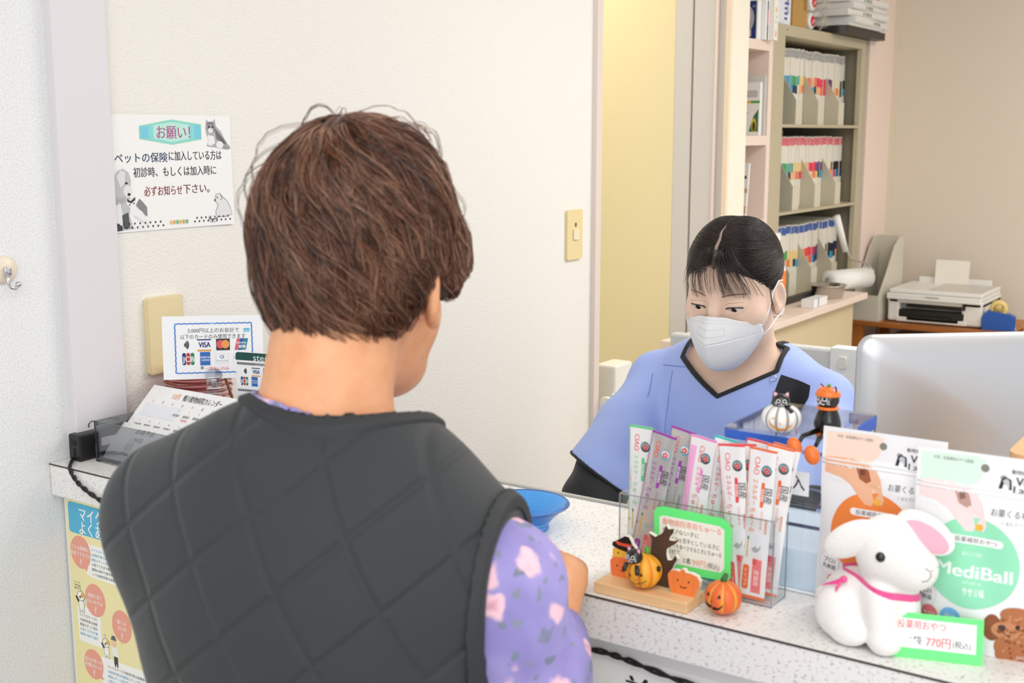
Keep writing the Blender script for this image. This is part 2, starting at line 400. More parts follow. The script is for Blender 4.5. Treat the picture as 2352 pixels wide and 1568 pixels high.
SHELVES = [('top shelf', .600, '9a9a9a', 'bbbbbb', ['blue', 'blue', 'blue', 'teal', 'green', 'teal', 'teal', 'yellow', 'yellow', 'yellow', 'orange', 'orange', 'peach', 'orange', 'red', 'red', 'red', 'red', 'purple', 'purple', 'purple', 'cream', 'cream', 'cream', 'cream', 'black', 'black', 'black'], .255),
           ('middle shelf', .310, 'd9556a', 'e88a90', ['blue', 'green', 'green', 'teal', 'teal', 'teal', 'yellow', 'yellow', 'yellow', 'peach', 'peach', 'peach', 'red', 'red', 'red', 'purple', 'purple', 'purple', 'cream', 'cream', 'cream', 'cream', 'black', 'black', 'black', 'black', 'black', 'black'], .245),
           ('bottom shelf', .010, '2f55a5', '4a6ab0', ['blue', 'blue', 'blue', 'green', 'green', 'yellow', 'yellow', 'yellow', 'yellow', 'orange', 'orange', 'orange', 'red', 'red', 'red', 'red', 'purple', 'purple', 'cream', 'cream', 'cream', 'navy', 'black', 'black', 'black', 'navy', 'navy', 'navy'], .235)]
SECOND = ['peach', 'black', 'blue', 'yellow', 'peach', 'navy', 'blue', 'orange', 'peach', 'blue', 'black', 'orange', 'cream', 'navy', 'red']
FM = {}
TIPW = {'top shelf': 'grey-lettered top', 'middle shelf': 'pink-red top', 'bottom shelf': 'dark blue top'}
for si, (sn, z0, t1, t2, cs, h) in enumerate(SHELVES):
    X0 = 2.955
    for i, c in enumerate(cs[:27]):
        c2 = SECOND[(i*7+si*3) % len(SECOND)]; key = (c, c2, si)
        if key not in FM:
            FM[key] = folder_mesh(c, c2, t1, h).build('chart_folder', [M_fold, mat('tab_'+c, TABS[c], .5), mat('tab_'+c2, TABS[c2], .5), mat('tip_%d' % si, t1, .6, noise=(90, t2, .4, .6))])
            o = FM[key]
        else:
            o = FM[key].copy(); COL.objects.link(o)
        o.location = (2.9485+.2125*(i//9)+(i % 9)*.0228, .066+random.uniform(0, .006), .872+z0+random.uniform(.0, .006))
        tag(o, 'white chart with %s over %s tabs and %s, %s' % (c, c2, TIPW[sn], sn.replace('shelf', 'cabinet shelf')), 'folder', 'chart folders on the %s of the cabinet' % sn)
    for k in range(3):
        fb = thing('file_box', ['left', 'middle', 'right'][k]+' slope-sided grey file box on the '+sn+' of the steel cabinet', 'file box', (2.942+k*.2125, .0, .872+z0), group='grey file boxes in the cabinet')
        pr = [(.014, 0), (.30, 0), (.30, .24 if si < 2 else .225), (.072, .178), (.014, .082)]
        b = MB(); M = frame((0, 0, 0), (0, 1, 0), (0, 0, 1)); b.prism(pr, .004, 0, M)
        b.build('side_panel', M_box, fb)
        MB().box(.005, .014, 0, .062, .018, .082).build('front_panel', M_boxf, fb)
o = MB().box(2.93, .14, 1.420, 3.16, .30, 1.455, bev=.003).build('flat_box', mat('grey_plastic', '9a968c', .5)); tag(o, 'grey flat box lying over the charts in the middle bay', 'box')
# ------------------------------------------------------------------ things on top of the cabinet
def boxthing(name, label, cat, x0, y0, z0, x1, y1, z1, m, pr=None, group=None, bev=.001):
    t = thing(name, label, cat, ((x0+x1)/2, (y0+y1)/2, z0), group=group)
    a, c = (x1-x0)/2, (y1-y0)/2
    MB().box(-a, -c, 0, a, c, z1-z0, bev=bev).build('body', m, t)
    if pr: pr.build('printing', t, flat(frame((-a, -c, 0), (1, 0, 0), (0, 0, 1))))
    return t
TOP = 1.7905
p = Print(); p.rect(.075, 0, .135, .16, 'e9ebf0'); 
for k in range(9): p.rect(.085, .015+k*.016, .085+random.uniform(.02, .045), .023+k*.016, '4a62a8')
p.text('診察券', .112, .08, .03, '3a52a0', rot=90)
boxthing('carton', 'white carton with blue printing on top of the steel cabinet', 'box', 2.715, .01, TOP, 2.856, .2, TOP+.17, mat('bluish_white_card', 'e4e9f2', .5), p)
p = Print(); p.text('取扱注意', .105, .10, .022, '5a4422', rot=90); p.rect(.118, .05, .121, .16, '7a5c30')
boxthing('cardboard_box', 'brown cardboard box beside the white carton on the cabinet', 'box', 2.862, .005, TOP, 2.992, .2, TOP+.17, mat('brown_cardboard', 'b98f4f', .7), p)
def roll_pack(x, z, lab):
    t = thing('roll_pack', lab, 'roll', (x, .01, z), group='plastic-wrapped rolls on the cabinet')
    M = Matrix.Rotation(PI/2, 4, 'X'); R = .0285
    MB().lathe([(.0, -.16), (R*.9, -.158), (R, -.14), (R, -.006), (R*.93, 0), (.0, 0)], 24, M=M).build('roll', mat('white_wrap', 'efece8', .3, bump=(60, .4, .004)), t, True)
    MB().lathe([(.0, .0005), (.017, .0005), (.017, .004), (.0, .006)], 20, M=M).build('red_seal', mat('red_film', 'cf2b2b', .3, noise=(60, 'f0dcd8', .55, .62)), t, True)
    b = MB(); b.grid(lambda u, v: (R*.8+.07*u, -.004-.02*math.sin(3*v), -.022+.05*v+.010*math.sin(9*u+5*v)), 10, 10); b.grid(lambda u, v: (-.01+.07*u, -.010-.010*math.sin(5*u), .012+.016*v), 8, 6)
    b.build('plastic_wrap', clear('wrap_film', 'fbfbfb', .25, .2), t, True)
roll_pack(3.055, TOP+.0295, 'lower plastic-wrapped white roll with a red seal on the cabinet'); roll_pack(3.062, TOP+.092, 'upper plastic-wrapped white roll with a red seal at the picture top')
t = thing('shallow_tray', 'black shallow tray overhanging the cabinet top on the right', 'tray', (3.46, .10, TOP))
MB().prism(rrect(-.24, -.15, .235, .16, .03), .026, M=Matrix.Identity(4)).build('tray_body', mat('black_plastic', '2a2724', .45), t)
o = MB().box(3.225, -.06, TOP+.0265, 3.60, .22, TOP+.036, bev=.001).build('thin_book', mat('grey_book', 'd4d3cf', .5)); tag(o, 'pale grey pad lying on the black tray under the white booklets', 'booklet')
z = TOP+.0365
for k, (dx, th) in enumerate(((.015, .026), (-.01, .024), (-.004, .023), (-.012, .025))):
    t = thing('white_booklet', ['lowest', 'second lowest', 'third lowest', 'fourth lowest'][k]+' white boxed booklet in the stack on the black tray', 'booklet', (3.46+dx, .09, z), rz=math.radians((2, -3, 1, -2)[k]), group='white booklets stacked on the cabinet')
    MB().box(-.20, -.15, 0, .20, .15, th-.001, bev=.001).build('body', mat('booklet_white', 'e7e5e0', .5), t)
    pr = Print(); pr.text('診療録', -.02 if k else .06, th/2, .014, '55534f', width=.085); pr.line([(-.198, .004), (.198, .004)], .001, '8a8884')
    pr.build('printing', t, flat(frame((0, -.15, 0), (1, 0, 0), (0, 0, 1)))); z += th
p = Print(); p.rect(.18, .001, .30, .045, '3a6fb5'); p.rect(.18, .022, .30, .045, 'dfe3ee'); p.rect(.18, .038, .21, .0455, '6b3b86'); p.rect(.30, .001, .35, .045, 'e98a4e'); p.text('CARE', .235, .03, .012, '5a4a90')
boxthing('medicine_box', 'white box with blue and orange end topping the booklet stack', 'box', 3.26, -.04, z, 3.62, .23, z+.046, mat('white_card', 'f0f0ee', .45), p)
t = thing('storage_case', 'grey-brown case behind the booklets at the picture top', 'case', (3.3, .27, TOP+.0005))
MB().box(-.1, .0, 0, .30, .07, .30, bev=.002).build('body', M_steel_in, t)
# ------------------------------------------------------------------ books and leaflets in the shelf unit
def upright(name, label, x0, x1, y0, y1, z, h, m, spine=None, side=None, lean=0):
    t = thing(name, label, 'book', ((x0+x1)/2, y0, z))
    w = x1-x0; d = y1-y0
    MB().box(-w/2, 0, 0, w/2, d, h, bev=.001).build('cover', m, t)
    if spine: spine.build('spine_printing', t, flat(frame((-w/2, 0, 0), (1, 0, 0), (0, 0, 1))))
    if side: side.build('cover_picture', t, flat(frame((-w/2, d, 0), (0, -1, 0), (0, 0, 1))))
    if lean: t.rotation_euler = (0, lean, 0)
    return t
D = .14; s = Print()
s.rect(.0, 0, D, .115, 'f2f2ef'); s.poly([(.07, .115), (D-.004, .115), (D-.004, .002), (.07, .002)], '2a3c7c'); s.ell(D-.045, .062, .034, .046, 'b9babd'); s.ell(D-.038, .072, .017, .02, 'd5d5d6'); s.ell(D-.034, .082, .004, .005, '26262a'); s.ell(D-.052, .082, .004, .005, '26262a'); s.ell(D-.043, .070, .006, .005, '26262a'); s.ell(D-.07, .072, .012, .03, '7c7d82'); s.rr(D-.055, .008, D-.02, .03, .004, 'e6e5e2')
s.text('SD', D-.012, .10, .01, 'b9c2da')
upright('picture_book', 'white book with a dark blue dog portrait cover on the upper pink shelf', 2.560, 2.588, -.0, .14, 1.7285, .118, mat('white_card', 'f0f0ee', .45), None, s)
p = Print(); p.rect(.010, .045, .018, .10, 'd94a60'); p.rect(.010, .09, .018, .118, '27304f'); p.rect(.010, .0, .018, .0455, '1c2030')
upright('slim_book', 'white book with a red and navy stripe on its spine, upper pink shelf', 2.590, 2.618, -.015, .13, 1.7285, .126, mat('white_card', 'f0f0ee', .45), p)
p = Print(); p.rr(.010, .01, .022, .03, .003, 'f0b98a'); p.rr(.010, .085, .022, .10, .003, 'f2c48f'); p.line([(.004, .055), (.028, .055)], .002, 'b9b5ae'); p.text('犬', .016, .07, .012, '8a8580')
upright('guide_book', 'white book with pale orange spine marks against the shelf side', 2.620, 2.652, -.03, .12, 1.7285, .134, mat('ivory_card', 'f5f1e8', .45), p)
D = .12; s = Print(); s.rect(0, 0, D, .165, 'f4f3ee'); s.rect(0, .10, D, .108, '5aa845'); s.rect(D-.07, .10, D-.03, .108, 'f0c060'); s.poly([(D-.035, .012), (D-.004, .012), (D-.004, .082), (D-.02, .06)], '3c7a46'); s.ell(D-.018, .032, .008, .022, 'd9c23a'); s.ell(D-.018, .028, .005, .015, '4a3b28'); s.text('ZEN+', D-.055, .07, .014, '3a62b0'); s.text('健康', D-.06, .025, .012, '6cae46'); s.rr(D-.08, .118, D-.008, .14, .006, 'c9c8c4')
upright('leaflet_stand', 'white leaflet with green band and leaf standing on the second pink shelf', 2.600, 2.618, .0, .12, 1.4355, .165, mat('white_card', 'f0f0ee', .45), None, s)
o = MB().box(2.63, -.005, 1.4355, 2.636, .12, 1.622).build('display_card', mat('grey_card', 'dedad3', .5)); tag(o, 'tall pale grey card standing behind the green leaflet on the pink shelf', 'card')
D = .12; s = Print(); s.rect(D-.05, 0, D-.012, .125, '2c4d9c'); s.rect(D-.012, .085, D, .1, 'd9b08a'); s.rect(D-.01, .02, D, .045, 'e0b894'); s.rect(D-.02, .13, D-.006, .14, '3a4258')
upright('blue_leaflet', 'white and blue booklet leaning in the lower pink shelf', 2.56, 2.57, .02, .14, 1.17, .18, mat('white_card', 'f0f0ee', .45), None, s, lean=.12)
t = thing('small_carton', 'small cream carton with yellow mark on the lowest pink shelf', 'box', (2.60, .08, 1.022))
MB().box(-.05, -.05, 0, .05, .05, .11).build('body', mat('ivory_card', 'f5f1e8', .45), t); Print().rect(.06, .08, .095, .095, 'ecd95a').build('printing', t, flat(frame((-.05, -.05, 0), (1, 0, 0), (0, 0, 1))))
sb = MB().box(2.451, .0, .992, 2.657, .34, 1.0215).build('shelf_board', M_pink, None); sb.parent = su; sb.location = (-2.55, -.17, -.87)
sb = MB().box(2.451, .0, 1.14, 2.657, .34, 1.1695).build('shelf_board', M_pink, None); sb.parent = su; sb.location = (-2.55, -.17, -.87)
# ------------------------------------------------------------------ on the ledge
bw = thing('steel_bowl', 'shiny stainless steel bowl on the pinkish ledge', 'bowl', (3.09, -.073, .8725))
MB().lathe([(.0, 0), (.050, 0), (.054, .004), (.060, .042), (.066, .043), (.066, .046), (.058, .045), (.052, .006), (.0, .004)], 40).build('bowl_body', mat('stainless', 'c9c6c0', .16, 1), bw, True)
o = MB().box(2.70, -.03, .8725, 3.28, -.004, .8925, bev=.004).build('black_case', mat('black_plastic', '2a2724', .45)); tag(o, 'long black case lying at the foot of the charts behind the bowl', 'case')
p = Print(); p.rect(.0, .0, .004, .03, '5a8cc0'); p.rect(.05, .0, .058, .03, '5a8cc0')
boxthing('small_packet', 'small white and blue box on the ledge left of the steel bowl', 'box', 2.79, -.13, .8725, 2.93, -.09, .9, mat('white_card', 'f0f0ee', .45), p)
lr = thing('lint_roller', 'white sticky cleaning roller with long handle leaning on the ledge', 'roller', (3.34, -.06, .911))
R = Matrix.Rotation(PI/2, 4, 'Y') @ Matrix.Rotation(.0, 4, 'X')
b = MB(); b.lathe([(.017, -.11), (.038, -.11), (.038, .11), (.017, .11), (.017, -.11)], 28, M=Matrix.Rotation(-.35, 4, 'Z') @ R); b.build('paper_roll', mat('sticky_paper', 'efefec', .45), lr, True)
b = MB(); b.tube([(.11, -.04, .0), (.145, -.05, .02), (.12, -.03, .05), (.03, 0, .07), (-.01, .01, .115)], .004); b.build('wire', mat('stainless', 'c9c6c0', .16, 1), lr, True)
b = MB(); b.tube([(-.01, .01, .105), (-.07, .03, .235)], [.011, .014], n=12); b.build('handle', mat('white_plastic', 'eeeeea', .4), lr, True)
sp = thing('spray_bottle', 'white bottle with orange label standing on the ledge behind the nurse', 'bottle', (2.565, -.08, .8725))
MB().lathe([(0, 0), (.036, .002), (.038, .02), (.038, .15), (.022, .185), (.016, .19), (.016, .20)], 24).build('bottle_body', mat('white_plastic', 'eeeeea', .4), sp, True)
MB().lathe([(.0385, .05), (.0387, .05), (.0387, .145), (.0385, .145)], 24).build('label', ink('f0823c'), sp, True)
b = MB(); b.lathe([(.018, .195), (.018, .22), (.012, .225), (.012, .235)], 16); b.box(-.05, -.012, .235, .025, .012, .262, bev=.005); b.build('spray_head', mat('white_plastic', 'eeeeea', .4), sp)
# ------------------------------------------------------------------ printer table
tb = thing('side_table', 'orange-brown wooden side table under the printer', 'table', (3.74, -.30, 0))
M_wood = mat('orange_wood', 'b8702f', .4, noise=(6, '9c5a22', .35, .65), stretch=(1, .12, 1))
MB().box(-.19, -.285, .7085, .2, .295, .7265, bev=.003).build('top', M_wood, tb)
for x in (-.17, .17):
    for y in (-.255, .265): MB().box(x-.018, y-.018, 0, x+.018, y+.018, .708).build('leg', M_wood, tb)
MB().box(-.19, -.27, .3, .2, .28, .318).build('lower_shelf', M_wood, tb)
o = MB().box(3.62, -.50, .3185, 3.9, -.1, .55, bev=.004).build('black_unit', mat('black_plastic', '2a2724', .45)); tag(o, 'dark boxed appliance on the lower shelf of the wooden table', 'appliance')
o = MB().box(3.57, -.30, .5505, 3.85, -.12, .66, bev=.003).build('paper_pile', mat('red_white_paper', 'c9a79c', .6)); tag(o, 'stack of papers on the dark appliance under the table', 'papers')
# printer
pt = thing('printer', 'white inkjet printer with dark open tray on the wooden table', 'printer', (3.755, -.308, .7270))
M_pw = mat('printer_white', 'ebe9e4', .35)
b = MB(); b.box(-.150, -.175, .004, .15, -.10, .095, bev=.008); b.box(-.150, .13, .004, .15, .175, .095, bev=.008); b.box(-.150, -.175, .075, .15, .175, .098, bev=.004); b.box(-.10, -.12, .004, .15, .14, .09); b.box(-.152, -.12, .004, -.10, .14, .022, bev=.003)
b.box(-.12, -.15, 0, -.08, -.11, .004, 0); b.box(-.12, .11, 0, -.08, .15, .004); b.box(.08, -.15, 0, .12, -.11, .004); b.box(.08, .11, 0, .12, .15, .004)
b.build('body', M_pw, pt)
b = MB(); b.box(-.165, -.172, .098, .15, .178, .112, bev=.004); b.box(-.167, -.17, .090, -.140, .176, .100, bev=.003); b.build('front_panel', M_pw, pt)
b = MB(); b.box(-.150, -.172, .1122, .15, .172, .128, bev=.005); b.build('scanner_lid', M_pw, pt)
b = MB(); b.box(-.13, -.165, .1281, .13, .03, .1295, bev=.0005); b.build('lid_inset', mat('printer_grey', 'cfccc4', .4), pt)
b = MB(); b.box(-.128, -.11, .058, -.1001, .11, .0895); b.box(-.150, -.11, .024, -.102, .13, .05); b.box(-.165, -.06, .022, -.11, .08, .030); b.box(-.152, -.09, .012, -.148, .10, .024); b.box(-.158, -.115, .064, -.11, -.105, .088)
b.build('paper_tray', mat('printer_black', '161616', .4), pt)
b = MB(); b.box(.12, -.14, .12, .126, .14, .165, bev=.002, M=Matrix.Rotation(.12, 4, 'Y')); b.build('rear_feeder', M_pw, pt)
MB().box(-.168, -.02, .1035, -.1655, .03, .107).build('badge', mat('badge_grey', 'a9a7a2', .4), pt)
MB().box(.105, -.055, .129, .1055, .075, .235, M=Matrix.Rotation(.12, 4, 'Y')).build('paper_sheet', mat('printer_paper', 'f4efe4', .6), pt)
mf = thing('magazine_file', 'tall grey magazine file standing left of the printer', 'file', (3.69, -.066, .7270), rz=math.radians(-3))
M_mag = mat('grey_mag', 'cfc9ba', .45)
pr = [(-.125, 0), (.125, 0), (.125, .315), (.06, .315), (.04, .30), (-.03, .19), (-.07, .15), (-.11, .14), (-.125, .12)]
pr = [(-.125, 0), (.125, 0), (.125, .315), (.075, .315), (.02, .28), (-.04, .20), (-.10, .13), (-.125, .10)]
for y in (-.05, .047): MB().prism(pr, .003, M=Matrix(((1, 0, 0, 0), (0, 0, -1, y+.003), (0, 1, 0, 0), (0, 0, 0, 1)))).build('side_panel', M_mag, mf)
b = MB(); b.box(.122, -.047, 0, .125, .047, .315); b.box(-.125, -.047, 0, -.122, .047, .10); b.box(-.122, -.047, 0, .122, .047, .003); b.build('back_and_base', M_mag, mf)
td = thing('tape_dispenser', 'blue tape dispenser at the right end of the wooden table', 'tape dispenser', (3.63, -.556, .7270), rz=math.radians(100))
pr = [(-.075, 0), (.075, 0), (.075, .035), (.06, .075), (.03, .06), (-.02, .06), (-.055, .072), (-.075, .05)]
pr = [(-.04, 0), (.075, 0), (.075, .05), (.055, .072), (-.02, .06), (-.04, .05)]
b = MB(); b.prism(pr, .05, M=Matrix(((1, 0, 0, 0), (0, 0, -1, .025), (0, 1, 0, 0), (0, 0, 0, 1)))); b.build('body', mat('blue_plastic', '1f55a8', .35), td)
MB().lathe([(.02, -.012), (.032, -.012), (.032, .012), (.02, .012), (.02, -.012)], 24, M=Matrix.Translation((.02, 0, .078)) @ Matrix.Rotation(PI/2, 4, 'X')).build('tape_roll', mat('tape_tan', 'e3c77d', .4), td, True)
MB().box(-.0405, -.022, .001, -.0401, .022, .013).build('label_strip', ink('eceff4'), td)
# ------------------------------------------------------------------ grey gate panel, its hook, and the gate fitting
gp = thing('pet_gate', 'light grey plastic gate panel with oval recess behind the nurse', 'gate', (1.42, -.75, 0))
M_gate = mat('gate_grey', 'd3d4d2', .45)
b = MB(); b.box(-.015, -.7, .02, .015, .45, .995, 0, .006); b.box(-.0165, -.7, .86, .0165, .45, .868, 1); b.build('panel', [M_gate, mat('gate_seam', 'b5b6b3', .5)], gp)
b = MB(); b.tube([(-.015, -.02+.17*math.cos(a*PI/20), .915+.045*math.sin(a*PI/20)) for a in range(41)], .004, n=8, cap=False); b.build('oval_rim', mat('gate_rim', 'c0c2c0', .4), gp, True)
b = MB(); b.box(-.02, -.69, 0, .02, -.66, .02); b.box(-.02, .40, 0, .02, .43, .02); b.build('foot', M_gate, gp)
hk = thing('over_door_hook', 'white plastic hook hung over the top of the grey gate panel', 'hook', (1.42, -.705, .93))
b = MB(); b.box(-.020, -.028, -.012, -.0155, .028, .069, 0, .0015); b.box(-.020, -.028, .066, .020, .028, .070, 0, .0015); b.box(.0155, -.028, .03, .020, .028, .069); b.build('plate', mat('white_plastic', 'eeeeea', .4), hk)
b = MB(); b.prism(rrect(-.008, -.012, .008, .012, .005), .006, M=frame((-.020, 0, .040), (0, -1, 0), (0, 0, 1))); b.build('hook_boss', mat('hook_white', 'e2e1d9', .4), hk)
gm = thing('gate_fitting', 'white plastic gate fitting with bolt clamped beside the doorway edge', 'gate fitting', (1.66, -.02, .70))
M_gw = mat('gate_white', 'f1f0e8', .4)
MB().box(-.035, -.02, -.05, .055, .04, .155, 0, .006).build('post', M_gw, gm)
b = MB(); b.tube([(-.07, -.015, .055), (-.03, -.015, .055)], .008, n=12); b.build('bolt', mat('stainless', 'c9c6c0', .16, 1), gm, True)
b = MB(); b.lathe([(0, 0), (.026, 0), (.026, .016), (0, .016)], 8, M=Matrix.Translation((-.045, -.015, .055)) @ Matrix.Rotation(PI/2, 4, 'Y'), lobes=lambda q: .1*math.cos(q*4)); b.lathe([(0, 0), (.024, 0), (.026, .006), (0, .006)], 16, M=Matrix.Translation((-.073, -.015, .055)) @ Matrix.Rotation(PI/2, 4, 'Y')); b.build('knob', M_gw, gm)
b = MB()
for z in (.10, .02): b.lathe([(0, 0), (.005, 0), (.005, .001), (0, .001)], 12, M=Matrix.Translation((.012, -.0205, z)) @ Matrix.Rotation(PI/2, 4, 'X'))
b.build('screw', mat('hole_dark', '55564f', .5), gm)
# ================================================================== the counter
CT = .966
M_lam = mat('speckled_laminate', 'b5b1b2', .4, noise=(330, 'f1efec', .30, .44), stretch=(1, .7, 1))
ct = thing('reception_counter', 'white speckled laminate reception counter', 'counter', (0, 0, 0))
b = MB(); b.box(0, -2.7, .918, .283, -.001, CT, bev=.0015); b.build('worktop', M_lam, ct)
b = MB(); b.box(-.0008, -2.7, CT-.0022, .0006, -.001, CT-.0002); b.build('edge_seam', mat('seam_dark', '4a4340', .5), ct)
b = MB(); b.box(.2832, -2.7, .93, .2895, -.002, CT+.003, bev=.001); b.build('back_edging', mat('grey_edging', 'b9b8b2', .35), ct)
MB().box(.02, -2.7, 0, .26, -.003, .9178).build('front_panel', mat('panel_white', 'e6e6e4', .5), ct)
dk = thing('work_desk', 'low desk behind the reception counter carrying the computer', 'desk', (.47, -1.3, 0))
MB().box(-.178, -1.3, .66, .19, .9, .69, bev=.002).build('top', mat('desk_grey', 'c9c7c2', .5), dk)
for x in (-.16, .16):
    for y in (-1.26, .86): MB().box(x-.015, y-.015, 0, x+.015, y+.015, .66).build('leg', mat('desk_grey', 'c9c7c2', .5), dk)
FR = -PI/2                                        # things on the counter face the waiting room
# ------------------------------------------------------------------ wall plates, notices, hook
wp = thing('blank_plate', 'large cream blank wall plate left of the card notice', 'wall plate', (.219, -.0005, 1.127))
b = MB(); b.prism(rrect(-.0355, -.061, .0355, .061, .006), .008, M=frame((0, 0, 0), (1, 0, 0), (0, 0, 1))); b.box(-.034, -.0087, -.06, .034, -.008, .06, bev=.0006); b.build('plate', mat('cream_plastic', 'e9d9ab', .35), wp)
sw = thing('light_switch', 'cream light switch on the wall beside the doorway', 'switch', (1.472, -.0005, 1.2))
b = MB(); b.prism(rrect(-.035, -.06, .035, .06, .005), .007, M=frame((0, 0, 0), (1, 0, 0), (0, 0, 1))); b.build('plate', mat('cream_plastic2', 'ecd9a4', .35), sw)
MB().box(-.011, -.011, -.012, .014, -.007, .013, bev=.001).box(-.006, -.0115, -.012, .014, -.0105, -.009, bev=.0003).build('rocker', mat('rocker_white', 'efe6c9', .35), sw)
MB().prism(ell(0, .024, .0042, .0052), .0008, M=frame((.002, -.007, 0), (1, 0, 0), (0, 0, 1))).build('pilot_lamp', mat('lamp_dark', '6b5a36', .3), sw)
wh = thing('wall_hook', 'cream round adhesive hook with chrome hook at the left picture edge', 'hook', (-.052, -.0005, 1.255))
MB().lathe([(0, 0), (.019, 0), (.019, .004), (.015, .008), (0, .009)], 32, M=Matrix.Rotation(PI/2, 4, 'X')).build('disc', mat('cream_plastic3', 'efe2cc', .35), wh, True)
b = MB(); b.box(-.006, -.014, -.008, .004, -.009, .004, bev=.001); b.tube([(-.002, -.012, -.004), (-.003, -.014, -.016), (0, -.016, -.025), (.006, -.018, -.026), (.009, -.019, -.021)], .0026, n=10); b.ball((.0095, -.019, -.0205), .0042); b.build('chrome_hook', mat('chrome', 'd5d5d8', .12, 1), wh, True)
po = thing('wall_poster', 'white notice with green banner and pencil-drawn pets on the wall', 'poster', (.133, -.0012, 1.2925))
W, H = .243, .177
M_paper = mat('white_paper', 'f6f6f5', .6)
MB().grid(lambda u, v: (W*u, -.0006-.003*(u**6)*(1-v)-.0006*v, H*v), 14, 6).build('sheet', M_paper, po, True)
def pf(u, v, h): uu = u/W; return Vector((u, -.0006-.003*(max(0, uu)**6)*(1-v/H)-.0006*v/H-h, v))
P = Print()
P.poly([(.058, .160), (.121, .170), (.181, .163), (.181, .139), (.121, .131), (.058, .140)], '9fe0b8'); P.poly([(.0595, .159), (.121, .1685), (.1795, .162), (.1795, .140), (.121, .1325), (.0595, .141)], '8fdcd9')
P.poly([(.085, .161), (.121, .166), (.155, .162), (.155, .140), (.121, .135), (.085, .141)], 'c0ecdc'); P.poly([(.060, .1585), (.076, .160), (.076, .1415), (.060, .1412)], '7ccfe4'); P.poly([(.166, .1625), (.179, .1615), (.179, .1405), (.166, .140)], '7ccfe4')
P.text('お願い！', .124, .150, .0225, 'b8579a', sx=.92, bold=.018)
P.text('ペットの保険', .010, .1115, .0165, '39506e', al='L', bold=.012, width=.100); P.text('に加入している方は', .113, .1135, .0165, '3c4043', al='L', bold=.012, width=.108)
P.text('初診時、もしくは加入時に', .126, .0895, .0165, '44474a', bold=.012, width=.165); P.text('必ずお知らせ', .062, .060, .0165, '8c3a3e', al='L', bold=.012, width=.075); P.text('下さい。', .139, .061, .0165, '6d3f42', al='L', bold=.012, width=.054)
# sketched kitten, top right
G = ['7a7b7d', '3b3c3e', 'a9aaad', 'd7d8da', 'efeff0']
P.poly([(.190, .158), (.192, .171), (.198, .166), (.206, .168), (.210, .172), (.212, .160), (.222, .152), (.229, .140), (.236, .131), (.240, .129), (.240, .123), (.232, .122), (.224, .124), (.212, .126), (.199, .127), (.191, .128), (.196, .138), (.191, .148)], 'b4b5b8')
P.poly([(.194, .146), (.207, .144), (.209, .133), (.200, .129), (.194, .130)], 'f0f0f0'); P.ell(.201, .158, .0095, .0095, '9a9b9e'); P.ell(.200, .153, .005, .004, 'e9e9ea'); P.ell(.197, .159, .0018, .0018, '2b2b2d'); P.ell(.205, .159, .0018, .0018, '2b2b2d')
for i in range(9): P.line([(.209+i*.0028, .158-i*.0028), (.211+i*.0026, .148-i*.0022), (.213+i*.0024, .139-i*.0012)], .0012, '3f4043')
for i in range(6): P.line([(.193+i*.003, .167-abs(i-2.5)*.0006), (.194+i*.0026, .163)], .001, '3f4043')
for i in range(5): P.line([(.222+i*.004, .131-i*.0012), (.224+i*.004, .124)], .0011, '4a4b4e')
P.ell(.218, .130, .008, .006, 'ececed')
# sketched big dog and small cat, lower left
P.poly([(.052, .050), (.058, .045), (.066, .036), (.066, .022), (.058, .026), (.045, .040)], '8a8b8e')
P.poly([(.001, .060), (.006, .083), (.014, .093), (.024, .096), (.034, .090), (.038, .078), (.036, .064), (.030, .056), (.040, .048), (.046, .030), (.040, .004), (.004, .002), (.003, .03)], 'c3c4c7')
P.poly([(.012, .084), (.020, .094), (.028, .090), (.026, .074), (.018, .068)], 'e2e2e3'); P.ell(.031, .062, .008, .009, 'e6e6e7'); P.ell(.029, .074, .0028, .0016, '2f3032'); P.ell(.033, .057, .003, .0022, '2f3032')
P.poly([(.006, .040), (.016, .044), (.020, .026), (.016, .004), (.006, .004)], 'ededee'); P.poly([(.018, .026), (.030, .030), (.032, .006), (.020, .005)], '595a5d'); P.poly([(.005, .016), (.018, .010), (.018, .003), (.005, .002)], '4a4b4e')
P.poly([(.026, .053), (.032, .048), (.044, .056), (.046, .046), (.044, .038), (.056, .030), (.068, .014), (.068, .005), (.050, .004), (.038, .006), (.032, .024), (.034, .036), (.028, .042)], 'f1f1f1')
P.poly([(.028, .051), (.035, .047), (.044, .053), (.044, .048), (.036, .043), (.029, .046)], '4a4b4d'); P.ell(.033, .041, .0014, .0011, '222'*2); P.ell(.041, .043, .0014, .0011, '222222')
for i in range(14): P.line([(.004+.0016*i, .052+.002*math.sin(i*2)), (.003+.0018*i, .045+.002*math.cos(i))], .0006, '8f9093')
for i in range(10): P.line([(.040+.0026*i, .026-.0016*i), (.041+.0026*i, .021-.0014*i)], .0006, 'a2a3a6')
